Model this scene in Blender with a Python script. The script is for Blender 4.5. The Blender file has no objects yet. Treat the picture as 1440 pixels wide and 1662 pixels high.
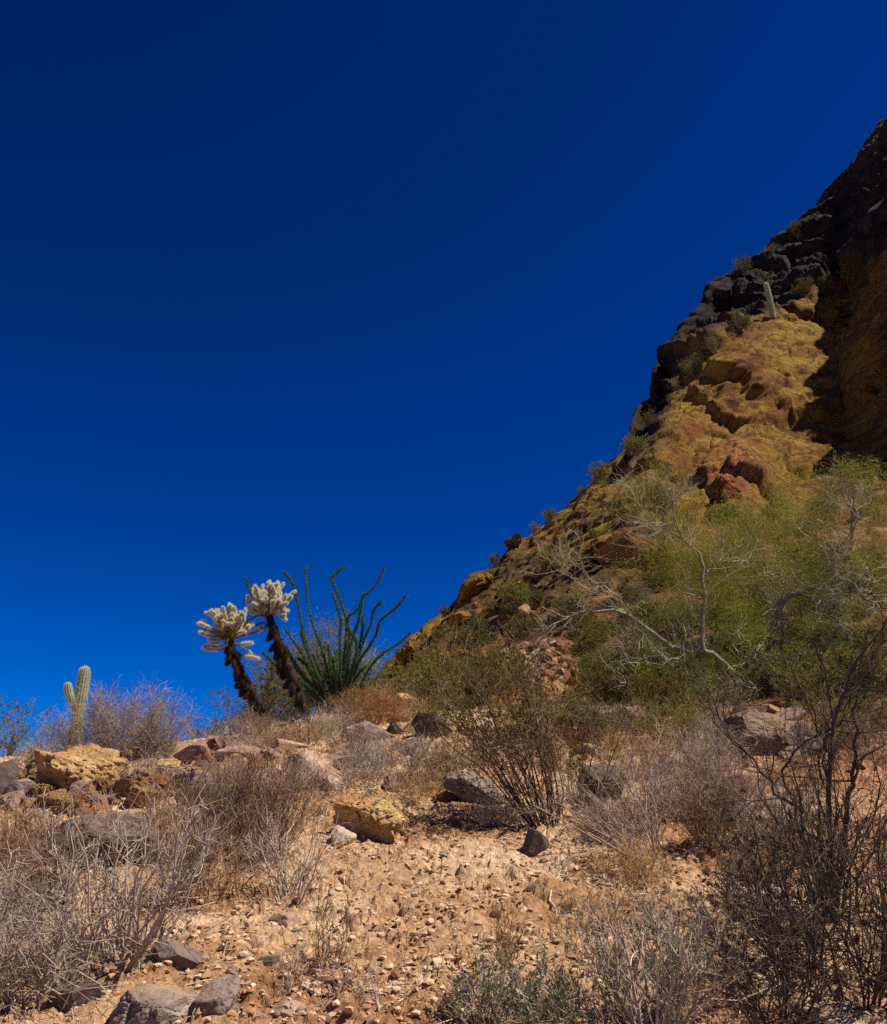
import bpy, bmesh, math, random
import numpy as np
from mathutils import Vector
from mathutils.bvhtree import BVHTree

rad = math.radians
scene = bpy.context.scene
COL = scene.collection

# ------------------------------------------------------------------ camera, sky, sun, exposure
CAM_Z, PITCH, FOC = 1.6, 18.0, 1444.0          # eye height, degrees up, focal length for a 1440 wide picture
cam = bpy.data.cameras.new("camera")
cam.sensor_fit = 'HORIZONTAL'
cam.sensor_width = 36.0
cam.lens = 36.0 * FOC / 1440.0
cam.clip_start, cam.clip_end = 0.05, 3000.0
cam_ob = bpy.data.objects.new("camera", cam)
cam_ob.location = (0, 0, CAM_Z)
cam_ob.rotation_euler = (rad(90 + PITCH), 0, 0)
COL.objects.link(cam_ob)
scene.camera = cam_ob

SUN_AZ, SUN_EL = 97.0, 58.0                     # clockwise from +Y, above the horizon
world = bpy.data.worlds.new("World")
scene.world = world
world.use_nodes = True
wn, wl = world.node_tree.nodes, world.node_tree.links
wn.clear()
sky = wn.new('ShaderNodeTexSky')
sky.sky_type = 'NISHITA'
sky.sun_disc = False
sky.sun_elevation = rad(SUN_EL)
sky.sun_rotation = rad(SUN_AZ)
sky.altitude = 2500
sky.air_density = 1.0
sky.dust_density = 0.0
sky.ozone_density = 3.0
sat = wn.new('ShaderNodeHueSaturation')
sat.inputs['Saturation'].default_value = 1.3
tint = wn.new('ShaderNodeVectorMath')                 # a polarised, deep blue desert sky: one tint all over
tint.operation = 'MULTIPLY'
tint.inputs[1].default_value = (0.33, 0.35, 0.56)
gam = wn.new('ShaderNodeGamma')
gam.inputs['Gamma'].default_value = 1.45
bg = wn.new('ShaderNodeBackground')
bg.inputs['Strength'].default_value = 0.05
wo = wn.new('ShaderNodeOutputWorld')
wl.new(sky.outputs[0], gam.inputs[0])
wl.new(gam.outputs[0], tint.inputs[0])
wl.new(tint.outputs[0], sat.inputs['Color'])
wl.new(sat.outputs[0], bg.inputs[0])
wl.new(bg.outputs[0], wo.inputs[0])

sun = bpy.data.lights.new("sun", 'SUN')
sun.energy = 5.0
sun.angle = rad(0.53)
sun.color = (1.0, 0.91, 0.77)
sun_ob = bpy.data.objects.new("sun", sun)
to_sun = Vector((math.sin(rad(SUN_AZ)) * math.cos(rad(SUN_EL)), math.cos(rad(SUN_AZ)) * math.cos(rad(SUN_EL)), math.sin(rad(SUN_EL))))
sun_ob.rotation_euler = to_sun.to_track_quat('Z', 'Y').to_euler()
sun_ob.location = to_sun * 200
COL.objects.link(sun_ob)

scene.view_settings.view_transform = 'Standard'
scene.view_settings.look = 'None'
scene.view_settings.exposure = 0.5
scene.view_settings.gamma = 1.0
scene.view_settings.use_curve_mapping = False
scene.cycles.use_denoising = False
scene.cycles.max_bounces = 5
scene.cycles.diffuse_bounces = 3
scene.cycles.transmission_bounces = 3
scene.cycles.transparent_max_bounces = 4

# ------------------------------------------------------------------ helpers: rays, ground height
CP, SP = math.cos(rad(PITCH)), math.sin(rad(PITCH))


def ray(px, py):
    cx, cy = (px - 720.0) / FOC, (831.0 - py) / FOC
    return np.array([cx, CP - cy * SP, SP + cy * CP])


def at(px, py, d):
    """The point that shows at photograph pixel (px, py) and lies d metres away over the ground."""
    r = ray(px, py)
    return np.array([0, 0, CAM_Z]) + r * (d / math.hypot(r[0], r[1]))


def sst(a, b, x):
    t = np.clip((x - a) / (b - a), 0, 1)
    return t * t * (3 - 2 * t)


RNG = np.random.default_rng(7)
_P = RNG.permutation(256)
_P = np.concatenate([_P, _P, _P])
_GR = RNG.normal(size=(256, 3))
_GR /= np.linalg.norm(_GR, axis=1)[:, None]


def perlin(p):
    p = np.asarray(p, float)
    i = np.floor(p).astype(np.int64)
    f = p - i
    i &= 255
    u = f * f * f * (f * (f * 6 - 15) + 10)
    out = 0
    for dx in (0, 1):
        wx = u[:, 0] if dx else 1 - u[:, 0]
        a = _P[i[:, 0] + dx]
        for dy in (0, 1):
            wy = u[:, 1] if dy else 1 - u[:, 1]
            b = _P[a + ((i[:, 1] + dy) & 255)]
            for dz in (0, 1):
                wz = u[:, 2] if dz else 1 - u[:, 2]
                g = _GR[_P[b + ((i[:, 2] + dz) & 255)]]
                d = g[:, 0] * (f[:, 0] - dx) + g[:, 1] * (f[:, 1] - dy) + g[:, 2] * (f[:, 2] - dz)
                out = out + wx * wy * wz * d
    return out * 1.6


def fbm(p, octv=4, lac=2.1, gain=0.5, ridged=False):
    a, s, tot = 1.0, 0.0, 0.0
    p = np.asarray(p, float)
    for k in range(octv):
        n = perlin(p + 17.3 * k)
        if ridged:
            n = 1 - 2 * np.abs(n)
        s = s + a * n
        tot += a
        p = p * lac
        a *= gain
    return s / tot


def worley2(x, y, seed=0):
    """Distance to the nearest and second nearest feature point of a jittered grid, and that cell's random number."""
    ix, iy = np.floor(x).astype(np.int64), np.floor(y).astype(np.int64)
    f1 = np.full(x.shape, 9.0)
    f2 = np.full(x.shape, 9.0)
    rid = np.zeros(x.shape)
    for dx in (-1, 0, 1):
        for dy in (-1, 0, 1):
            h = _P[(_P[(ix + dx + seed) & 255] + iy + dy) & 255]
            h2 = _P[h + 31]
            cx = ix + dx + h / 255.0
            cy = iy + dy + h2 / 255.0
            d = np.hypot(x - cx, y - cy)
            near = d < f1
            f2 = np.where(near, f1, np.minimum(f2, d))
            rid = np.where(near, _P[h2 + 77] / 255.0, rid)
            f1 = np.where(near, d, f1)
    return f1, f2, rid


def clods(x, y, seed=0):
    """Angular lumps: every jittered cell is a tilted little plane with a gap round it. Heights about 0..1."""
    ix, iy = np.floor(x).astype(np.int64), np.floor(y).astype(np.int64)
    f1, f2 = np.full(x.shape, 9.0), np.full(x.shape, 9.0)
    hgt = np.zeros(x.shape)
    for dx in (-1, 0, 1):
        for dy in (-1, 0, 1):
            h = _P[(_P[(ix + dx + seed) & 255] + iy + dy) & 255]
            h2, h3, h4 = _P[h + 31], _P[h + 113], _P[h + 201]
            ox, oy = x - (ix + dx + h / 255.0), y - (iy + dy + h2 / 255.0)
            d = np.abs(ox) * 0.55 + np.hypot(ox, oy) * 0.6
            near = d < f1
            f2 = np.where(near, f1, np.minimum(f2, d))
            hgt = np.where(near, h3 / 255.0 + (h4 / 127.0 - 1) * ox * 0.9 + (h3 / 127.0 - 1) * oy * 0.9, hgt)
            f1 = np.where(near, d, f1)
    return hgt * np.clip((f2 - f1) * 4, 0, 1)


def G(x, y):
    """Smooth height of the open slope."""
    x = np.asarray(x, float)
    y = np.asarray(y, float)
    k = 0.198 + 0.012 * sst(-5, -1, x)
    yc = 9.6 + 4.4 * sst(-6.5, -1.0, x) + 1.0 * sst(-1, 2, x)
    after = -0.13 + 0.21 * sst(-1.5, 3.5, x)
    w = 1.2
    t = np.clip((y - (yc - w)) / (2 * w), 0, 1)
    over = np.maximum(y - yc - w, 0)
    blend = 2 * w * (t - 0.5 * t * t) * 1.0
    blend_after = 2 * w * (0.5 * t * t)
    base = np.minimum(y, yc - w)
    z = k * (base + blend) + after * (blend_after + np.minimum(over, 60))
    z = z + 0.10 * np.sin(x * 0.9 + 1.0) * np.sin(y * 0.7) * sst(2.5, 5, y)
    z = np.where(y < 0, k * y * np.where(y < -30, 30 / np.maximum(-y, 1), 1), z)
    return z


def hit_ground(px, py):
    r = ray(px, py)
    r = r / math.hypot(r[0], r[1])
    d, step = 1.0, 0.03
    while d < 40:
        p = np.array([r[0] * d, r[1] * d, CAM_Z + r[2] * d])
        if p[2] < G(p[0], p[1]):
            return p, d
        d += step
    return at(px, py, 14.0), 14.0


# ------------------------------------------------------------------ helpers: meshes and objects
def new_mesh(name, verts, faces, smooth=False):
    """faces: list of (n, 3) or (n, 4) index arrays."""
    me = bpy.data.meshes.new(name)
    verts = np.asarray(verts, np.float32)
    faces = [np.asarray(f, np.int32) for f in faces if len(f)]
    nl = sum(f.size for f in faces)
    nf = sum(len(f) for f in faces)
    me.vertices.add(len(verts))
    me.vertices.foreach_set('co', verts.ravel())
    me.loops.add(nl)
    me.polygons.add(nf)
    me.loops.foreach_set('vertex_index', np.concatenate([f.ravel() for f in faces]))
    starts, tot = [], 0
    for f in faces:
        starts.append(tot + np.arange(len(f), dtype=np.int32) * f.shape[1])
        tot += f.size
    me.polygons.foreach_set('loop_start', np.concatenate(starts))
    me.polygons.foreach_set('use_smooth', np.full(nf, smooth, dtype=bool))
    me.update(calc_edges=True)
    return me


def link(name, me, mats, parent=None, loc=None):
    o = bpy.data.objects.new(name, me)
    COL.objects.link(o)
    if me is not None:
        for m in (mats if isinstance(mats, (list, tuple)) else [mats]):
            if m is not None and m.name not in [q.name for q in me.materials if q]:
                me.materials.append(m)
    if parent is not None:
        o.parent = parent
    if loc is not None:
        o.location = [float(c) for c in loc]
    return o


def tag(o, label=None, cat=None, group=None, kind=None):
    for k, v in (('label', label), ('category', cat), ('group', group), ('kind', kind)):
        if v:
            o[k] = v
    return o


def thing(name, label, cat, loc, group=None):
    o = bpy.data.objects.new(name, None)
    o.empty_display_size = 0.1
    COL.objects.link(o)
    o.location = [float(c) for c in loc]
    return tag(o, label, cat, group)


def copy_tree(o, parent=None):
    c = o.copy()
    COL.objects.link(c)
    c.parent = parent
    for ch in list(o.children):
        copy_tree(ch, c)
    return c


class MB:
    def __init__(self):
        self.v, self.f, self.n = [], [], 0

    def add(self, v, *faces):
        self.v.append(np.asarray(v, float).reshape(-1, 3))
        for f in faces:
            self.f.append(np.asarray(f, np.int64) + self.n)
        self.n += len(self.v[-1])

    def tubes(self, paths, radii, sides=3):
        """paths (N, K, 3), radii (N, K)."""
        paths = np.asarray(paths, float)
        N, K, _ = paths.shape
        if N == 0:
            return
        radii = np.broadcast_to(np.asarray(radii, float), (N, K))
        t = np.gradient(paths, axis=1)
        t /= np.linalg.norm(t, axis=2, keepdims=True) + 1e-9
        ref = np.where(np.abs(t.mean(axis=1)[:, None, 2:3]) > 0.85, np.array([1.0, 0.13, 0]), np.array([0.07, 0.1, 1.0]))
        a = np.cross(t, np.broadcast_to(ref, t.shape))
        a /= np.linalg.norm(a, axis=2, keepdims=True) + 1e-9
        b = np.cross(t, a)
        ang = np.arange(sides) * 2 * math.pi / sides
        ring = a[:, :, None, :] * np.cos(ang)[None, None, :, None] + b[:, :, None, :] * np.sin(ang)[None, None, :, None]
        v = paths[:, :, None, :] + ring * radii[:, :, None, None]
        idx = np.arange(N * K * sides).reshape(N, K, sides)
        nx = np.roll(idx, -1, axis=2)
        q = np.stack([idx[:, :-1], nx[:, :-1], nx[:, 1:], idx[:, 1:]], axis=-1).reshape(-1, 4)
        self.add(v, q)

    def blades(self, p, d, length, width, bend=0.0):
        """Thin triangles from p along d."""
        p, d = np.asarray(p, float), np.asarray(d, float)
        n = len(p)
        r = np.random.default_rng(n).normal(size=(n, 3))
        s = np.cross(d, r)
        s /= np.linalg.norm(s, axis=1)[:, None] + 1e-9
        L = np.broadcast_to(length, (n,))[:, None]
        W = np.broadcast_to(width, (n,))[:, None]
        v = np.stack([p - s * W / 2, p + s * W / 2, p + d * L], axis=1)
        self.add(v, np.arange(n * 3).reshape(n, 3))

    def leaves(self, p, d, length, width, rng):
        """Small folded diamonds (two triangles)."""
        p, d = np.asarray(p, float), np.asarray(d, float)
        n = len(p)
        if n == 0:
            return
        r = rng.normal(size=(n, 3))
        s = np.cross(d, r)
        s /= np.linalg.norm(s, axis=1)[:, None] + 1e-9
        u = np.cross(s, d)
        L = np.broadcast_to(length, (n,))[:, None]
        W = np.broadcast_to(width, (n,))[:, None]
        v = np.stack([p, p + d * L * .5 + s * W * .5 + u * W * .15, p + d * L, p + d * L * .5 - s * W * .5 + u * W * .15], axis=1)
        i = np.arange(n * 4).reshape(n, 4)
        self.add(v, i[:, [0, 1, 2]], i[:, [0, 2, 3]])

    def build(self, name, mats, parent=None, loc=None, smooth=False, kind=None):
        if not self.v:
            return None
        o = link(name, new_mesh(name, np.concatenate(self.v), self.f, smooth), mats, parent, loc)
        if kind:
            o['kind'] = kind
        return o


def unit(v):
    v = np.asarray(v, float)
    return v / (np.linalg.norm(v, axis=-1, keepdims=True) + 1e-9)


def resample(P, K):
    """Smooth curve through the points P, K points along it."""
    P = np.asarray(P, float)
    n = len(P)
    if n == 2:
        return P[0] + (P[1] - P[0]) * np.linspace(0, 1, K)[:, None]
    Q = np.vstack([2 * P[0] - P[1], P, 2 * P[-1] - P[-2]])
    u = np.linspace(0, n - 1, K)
    i = np.minimum(u.astype(int), n - 2)
    t = (u - i)[:, None]
    a, b, c, d = Q[i], Q[i + 1], Q[i + 2], Q[i + 3]
    return 0.5 * ((2 * b) + (-a + c) * t + (2 * a - 5 * b + 4 * c - d) * t ** 2 + (-a + 3 * b - 3 * c + d) * t ** 3)


def grow(par, n, t0, t1, length, spread, up, K, wig, rng, prad=None, tip=0.35):
    """n shoots from the paths par (N, K0, 3): their paths (n, K, 3) and start radii."""
    N, K0, _ = par.shape
    i = rng.integers(0, N, n)
    t = (t0 + (t1 - t0) * rng.random(n)) * (K0 - 1)
    k = np.minimum(t.astype(int), K0 - 2)
    f = (t - k)[:, None]
    p = par[i, k] * (1 - f) + par[i, k + 1] * f
    tan = unit(par[i, k + 1] - par[i, k])
    d = unit(tan + spread * rng.normal(size=(n, 3)) + np.array([0, 0, up]))
    L = (length * (0.5 + rng.random(n)) * (1.15 - 0.45 * t / (K0 - 1)))[:, None]
    P = [p]
    for j in range(1, K):
        d = unit(d + wig * rng.normal(size=(n, 3)) + np.array([0, 0, up * 0.25]))
        P.append(P[-1] + d * L / (K - 1))
    P = np.stack(P, axis=1)
    r = None
    if prad is not None:
        r = prad[i, k] * 0.6
    return P, r


# ------------------------------------------------------------------ materials
def ramp(nt, stops, fac):
    n = nt.nodes.new('ShaderNodeValToRGB')
    e = n.color_ramp.elements
    while len(e) < len(stops):
        e.new(0.5)
    for el, (p, c) in zip(e, stops):
        el.position = p
        el.color = (*c, 1)
    nt.links.new(fac, n.inputs[0])
    return n.outputs[0]


def noise(nt, co, scale, detail=5, rough=0.6, dist=0.0):
    n = nt.nodes.new('ShaderNodeTexNoise')
    n.inputs['Scale'].default_value = scale
    n.inputs['Detail'].default_value = detail
    n.inputs['Roughness'].default_value = rough
    n.inputs['Distortion'].default_value = dist
    nt.links.new(co, n.inputs['Vector'])
    return n.outputs[0]


def mixc(nt, fac, a, b, mode='MIX'):
    n = nt.nodes.new('ShaderNodeMix')
    n.data_type = 'RGBA'
    n.blend_type = mode
    for k, v in ((0, fac), (6, a), (7, b)):
        if isinstance(v, (int, float)):
            n.inputs[k].default_value = v
        elif isinstance(v, tuple):
            n.inputs[k].default_value = (*v, 1)
        else:
            nt.links.new(v, n.inputs[k])
    return n.outputs[2]


def base_mat(name, rough=0.9):
    m = bpy.data.materials.new(name)
    m.use_nodes = True
    nt = m.node_tree
    b = nt.nodes['Principled BSDF']
    b.inputs['Roughness'].default_value = rough
    b.inputs['Specular IOR Level'].default_value = 0.15
    return m, nt, b


def bump(nt, b, h, strength, dist):
    n = nt.nodes.new('ShaderNodeBump')
    n.inputs['Strength'].default_value = strength
    n.inputs['Distance'].default_value = dist
    nt.links.new(h, n.inputs['Height'])
    nt.links.new(n.outputs[0], b.inputs['Normal'])


def coords(nt, offset=True):
    tc = nt.nodes.new('ShaderNodeTexCoord')
    if not offset:
        return tc.outputs['Object']
    oi = nt.nodes.new('ShaderNodeObjectInfo')
    ml = nt.nodes.new('ShaderNodeMath')
    ml.operation = 'MULTIPLY'
    ml.inputs[1].default_value = 50
    nt.links.new(oi.outputs['Random'], ml.inputs[0])
    ad = nt.nodes.new('ShaderNodeVectorMath')
    nt.links.new(tc.outputs['Object'], ad.inputs[0])
    nt.links.new(ml.outputs[0], ad.inputs[1])
    return ad.outputs[0]


def rock_mat(name, stops, scale, fine, bs=0.6, bd=0.02, spots=None, spot_scale=3.0, spot_at=(0.55, 0.66), dust=(0.46, 0.31, 0.2)):
    m, nt, b = base_mat(name)
    co = coords(nt)
    c = ramp(nt, stops, noise(nt, co, scale, 8, 0.65, 0.6))
    f = noise(nt, co, fine, 6, 0.7)
    c = mixc(nt, 0.55, c, ramp(nt, [(0.3, (0.35, 0.35, 0.35)), (0.65, (1.25, 1.2, 1.15))], f), 'MULTIPLY')
    if spots:
        s = ramp(nt, [(spot_at[0], (0, 0, 0)), (spot_at[1], (1, 1, 1))], noise(nt, co, spot_scale, 7, 0.7, 0.3))
        c = mixc(nt, s, c, spots)
    if dust:                                                    # soil dust settled on the upward faces
        ge = nt.nodes.new('ShaderNodeNewGeometry')
        sx = nt.nodes.new('ShaderNodeSeparateXYZ')
        nt.links.new(ge.outputs['True Normal'], sx.inputs[0])
        ma = nt.nodes.new('ShaderNodeMath')
        ma.operation = 'MULTIPLY'
        nt.links.new(sx.outputs[2], ma.inputs[0])
        nt.links.new(noise(nt, co, 6, 5, 0.65), ma.inputs[1])
        c = mixc(nt, ramp(nt, [(0.42, (0, 0, 0)), (0.64, (0.45, 0.45, 0.45))], ma.outputs[0]), c, dust)
    nt.links.new(c, b.inputs['Base Color'])
    f2 = noise(nt, co, fine * 3.3, 5, 0.75)
    ad = nt.nodes.new('ShaderNodeMath')
    ad.operation = 'MULTIPLY_ADD'
    ad.inputs[1].default_value = 0.35
    nt.links.new(f2, ad.inputs[0])
    nt.links.new(f, ad.inputs[2])
    bump(nt, b, ad.outputs[0], min(1.0, bs * 1.5), bd * 1.7)
    return m


def twig_mat(name, a, b_, tip=None, rough=0.85, trans=0.0):
    """Colour varies from piece to piece and along each piece."""
    m, nt, b = base_mat(name, rough)
    ge = nt.nodes.new('ShaderNodeNewGeometry')
    c = ramp(nt, [(0.0, a), (1.0, b_)], ge.outputs['Random Per Island'])
    co = coords(nt)
    c = mixc(nt, 0.6, c, ramp(nt, [(0.35, (0.55, 0.52, 0.5)), (0.65, (1.2, 1.2, 1.2))], noise(nt, co, 14, 4)), 'MULTIPLY')
    nt.links.new(c, b.inputs['Base Color'])
    if trans:
        tr = nt.nodes.new('ShaderNodeBsdfTranslucent')
        nt.links.new(c, tr.inputs['Color'])
        mx = nt.nodes.new('ShaderNodeMixShader')
        mx.inputs[0].default_value = trans
        nt.links.new(b.outputs[0], mx.inputs[1])
        nt.links.new(tr.outputs[0], mx.inputs[2])
        nt.links.new(mx.outputs[0], nt.nodes['Material Output'].inputs[0])
    return m


M = {}
M['yellow_rock'] = rock_mat('yellow_rock', [(0.25, (0.27, 0.125, 0.05)), (0.42, (0.50, 0.28, 0.12)), (0.55, (0.62, 0.42, 0.20)), (0.72, (0.74, 0.58, 0.37))], 3.2, 16, 0.9, 0.03, (0.66, 0.52, 0.16), 3.2, (0.57, 0.63), dust=None)
M['rust_rock'] = rock_mat('rust_rock', [(0.25, (0.13, 0.05, 0.025)), (0.45, (0.33, 0.14, 0.06)), (0.6, (0.42, 0.21, 0.10)), (0.75, (0.52, 0.34, 0.20))], 3, 18, 0.9, 0.02, (0.5, 0.32, 0.12), 4, (0.6, 0.7), dust=None)
M['grey_rock'] = rock_mat('grey_rock', [(0.25, (0.13, 0.10, 0.085)), (0.5, (0.25, 0.19, 0.16)), (0.75, (0.36, 0.29, 0.24))], 2.5, 14, 0.6, 0.015, (0.42, 0.33, 0.26), 5, (0.58, 0.7))
M['pink_rock'] = rock_mat('pink_rock', [(0.25, (0.22, 0.13, 0.10)), (0.5, (0.37, 0.24, 0.18)), (0.75, (0.5, 0.36, 0.28))], 2.5, 14, 0.6, 0.015, (0.55, 0.44, 0.35), 4, (0.58, 0.7))
M['dark_rock'] = rock_mat('dark_rock', [(0.25, (0.06, 0.045, 0.04)), (0.5, (0.13, 0.095, 0.08)), (0.75, (0.2, 0.15, 0.12))], 2.2, 14, 0.6, 0.015, (0.28, 0.2, 0.14), 5, (0.6, 0.72))
M['pale_rock'] = rock_mat('pale_rock', [(0.25, (0.35, 0.25, 0.18)), (0.5, (0.52, 0.41, 0.32)), (0.75, (0.68, 0.58, 0.48))], 2.5, 14, 0.7, 0.015)
M['olive_rock'] = rock_mat('olive_rock', [(0.25, (0.13, 0.085, 0.055)), (0.5, (0.27, 0.185, 0.12)), (0.75, (0.42, 0.31, 0.21))], 2.0, 12, 0.8, 0.03, (0.2, 0.18, 0.08), 3, (0.6, 0.72))
M['tan_stone'] = rock_mat('tan_stone', [(0.25, (0.28, 0.15, 0.08)), (0.5, (0.43, 0.27, 0.16)), (0.75, (0.56, 0.41, 0.27))], 9, 40, 0.6, 0.006)
M['gold_cliff'] = rock_mat('gold_cliff', [(0.28, (0.09, 0.032, 0.012)), (0.42, (0.21, 0.095, 0.02)), (0.55, (0.31, 0.19, 0.03)), (0.72, (0.39, 0.27, 0.045))], 0.35, 2.6, 1.0, 0.25, (0.2, 0.07, 0.03), 0.22, (0.56, 0.66), dust=None)
M['red_cliff'] = rock_mat('red_cliff', [(0.28, (0.12, 0.04, 0.02)), (0.5, (0.34, 0.13, 0.05)), (0.72, (0.42, 0.23, 0.08))], 0.6, 3.2, 1.0, 0.2, (0.4, 0.27, 0.05), 0.3, (0.52, 0.62), dust=None)
M['basalt'] = rock_mat('basalt', [(0.28, (0.012, 0.010, 0.012)), (0.5, (0.034, 0.028, 0.029)), (0.72, (0.075, 0.06, 0.058))], 0.3, 1.6, 1.0, 0.3, (0.36, 0.31, 0.28), 0.7, (0.68, 0.72), dust=None)

M['twig_grey'] = twig_mat('twig_grey', (0.22, 0.165, 0.125), (0.52, 0.43, 0.34))
M['twig_pale'] = twig_mat('twig_pale', (0.34, 0.27, 0.2), (0.62, 0.53, 0.41))
M['twig_brown'] = twig_mat('twig_brown', (0.16, 0.10, 0.06), (0.42, 0.29, 0.17))
M['twig_purple'] = twig_mat('twig_purple', (0.2, 0.15, 0.11), (0.48, 0.385, 0.29))
M['twig_dark'] = twig_mat('twig_dark', (0.035, 0.026, 0.02), (0.13, 0.09, 0.068))
M['straw'] = twig_mat('straw', (0.42, 0.27, 0.11), (0.62, 0.45, 0.22), trans=0.2)
M['straw_pale'] = twig_mat('straw_pale', (0.45, 0.36, 0.22), (0.66, 0.56, 0.38), trans=0.2)
M['straw_orange'] = twig_mat('straw_orange', (0.36, 0.17, 0.06), (0.52, 0.30, 0.13), trans=0.2)
M['pv_bark'] = twig_mat('pv_bark', (0.15, 0.135, 0.075), (0.32, 0.285, 0.18))
M['pv_twig'] = twig_mat('pv_twig', (0.24, 0.225, 0.12), (0.58, 0.52, 0.37))
M['pv_leaf'] = twig_mat('pv_leaf', (0.13, 0.135, 0.02), (0.33, 0.31, 0.06), trans=0.45)
M['creosote_leaf'] = twig_mat('creosote_leaf', (0.09, 0.085, 0.015), (0.24, 0.19, 0.035), trans=0.3)
M['bush_leaf'] = twig_mat('bush_leaf', (0.07, 0.09, 0.025), (0.2, 0.22, 0.07), trans=0.25)
M['grey_leaf'] = twig_mat('grey_leaf', (0.11, 0.14, 0.06), (0.25, 0.28, 0.13), trans=0.25)
M['jojoba_leaf'] = twig_mat('jojoba_leaf', (0.05, 0.06, 0.02), (0.16, 0.13, 0.05), trans=0.2)
M['ocotillo_leaf'] = twig_mat('ocotillo_leaf', (0.03, 0.11, 0.03), (0.12, 0.26, 0.08), trans=0.35)
M['ocotillo_stem'] = twig_mat('ocotillo_stem', (0.05, 0.06, 0.03), (0.1, 0.1, 0.06))
M['cholla_spine'] = twig_mat('cholla_spine', (0.78, 0.73, 0.52), (0.93, 0.91, 0.76), trans=0.5)
M['cholla_flesh'] = twig_mat('cholla_flesh', (0.14, 0.11, 0.05), (0.26, 0.21, 0.1))
M['cholla_old_spine'] = twig_mat('cholla_old_spine', (0.2, 0.11, 0.05), (0.45, 0.3, 0.15), trans=0.3)
M['cholla_dead'] = twig_mat('cholla_dead', (0.018, 0.011, 0.008), (0.05, 0.03, 0.02))
M['cholla_dead_spine'] = twig_mat('cholla_dead_spine', (0.03, 0.018, 0.012), (0.1, 0.06, 0.035))
M['saguaro_skin'] = twig_mat('saguaro_skin', (0.3, 0.34, 0.19), (0.3, 0.34, 0.19))
M['saguaro_spine'] = twig_mat('saguaro_spine', (0.6, 0.6, 0.46), (0.82, 0.82, 0.68), trans=0.3)

# ================================================================== the land
# ---- ground: one sheet in rings round the viewpoint, out past the horizon
def ground_relief(x, y, r):
    p = np.stack([x, y, np.zeros_like(x)], axis=1)
    near = 1 - sst(15, 22, r)
    z = 0.05 * fbm(p * 0.9, 3) * sst(1, 4, r)
    z = z + 0.05 * fbm(p * 2.2 + 5, 4, ridged=True) * near
    wx, wy = x + 0.04 * perlin(p * 7), y + 0.04 * perlin(p * 7 + 9)
    mask = sst(-0.2, 0.25, fbm(p * 1.3 + 40, 3))
    z = z + near * (0.3 + 0.7 * mask) * 0.042 * clods(wx / 0.17, wy / 0.15)
    z = z + near * (0.45 + 0.55 * sst(-0.3, 0.2, fbm(p * 2.1 + 80, 2))) * 0.026 * clods(wx / 0.08, wy / 0.075, 5)
    z = z + near * 0.010 * clods(x / 0.045, y / 0.045, 9)
    return z


th = np.concatenate([np.linspace(-180, -50, 18)[:-1], np.linspace(-50, -29, 16)[:-1], np.linspace(-29, 29, 540), np.linspace(29, 50, 16)[1:], np.linspace(50, 180, 18)[1:]])
rr = np.concatenate([np.linspace(0.3, 3.1, 10)[:-1], 3.1 * (18 / 3.1) ** np.linspace(0, 1, 530), 18 * (500 / 18) ** np.linspace(0, 1, 50)[1:]])
TH, RR = np.meshgrid(np.radians(th), rr, indexing='ij')
gx, gy = (RR * np.sin(TH)).ravel(), (RR * np.cos(TH)).ravel()
gz = G(gx, gy) + ground_relief(gx, gy, RR.ravel())
nt_, nr_ = len(th), len(rr)
ii = np.arange(nt_ * nr_).reshape(nt_, nr_)
quads = np.stack([ii[:-1, :-1], ii[1:, :-1], ii[1:, 1:], ii[:-1, 1:]], axis=-1).reshape(-1, 4)

m, nt, b = base_mat('gravel_soil', 0.95)
co = coords(nt, False)
big = noise(nt, co, 0.8, 6, 0.65, 0.5)
c = ramp(nt, [(0.3, (0.28, 0.135, 0.065)), (0.42, (0.40, 0.235, 0.125)), (0.53, (0.51, 0.345, 0.205)), (0.66, (0.68, 0.53, 0.365))], big)
se = nt.nodes.new('ShaderNodeSeparateXYZ')                     # the soil turns rust red towards the dark shrub
nt.links.new(co, se.inputs[0])
mr = nt.nodes.new('ShaderNodeMapRange')
mr.interpolation_type = 'SMOOTHSTEP'
mr.inputs[1].default_value, mr.inputs[2].default_value, mr.inputs[4].default_value = 0.6, 4.2, 0.8
nt.links.new(se.outputs[0], mr.inputs[0])
c = mixc(nt, mr.outputs[0], c, ramp(nt, [(0.3, (0.26, 0.105, 0.05)), (0.52, (0.4, 0.2, 0.105)), (0.7, (0.52, 0.32, 0.19))], big))
mid = noise(nt, co, 9, 6, 0.7)
c = mixc(nt, 0.7, c, ramp(nt, [(0.3, (0.5, 0.42, 0.36)), (0.5, (0.95, 0.9, 0.85)), (0.68, (1.3, 1.3, 1.28))], mid), 'MULTIPLY')
vo = nt.nodes.new('ShaderNodeTexVoronoi')
vo.inputs['Scale'].default_value = 34
nt.links.new(co, vo.inputs['Vector'])
sp = nt.nodes.new('ShaderNodeSeparateColor')
nt.links.new(vo.outputs['Color'], sp.inputs[0])
c = mixc(nt, 0.55, c, ramp(nt, [(0.0, (0.55, 0.45, 0.4)), (0.5, (0.95, 0.92, 0.9)), (1.0, (1.35, 1.32, 1.3))], sp.outputs[0]), 'MULTIPLY')
nt.links.new(c, b.inputs['Base Color'])
bump(nt, b, noise(nt, co, 55, 5, 0.7), 1.0, 0.02)
M['soil'] = m
ground = link('ground', new_mesh('ground', np.stack([gx, gy, gz], axis=1), [quads], False), M['soil'])
ground['kind'] = 'structure'
del TH, RR

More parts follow.
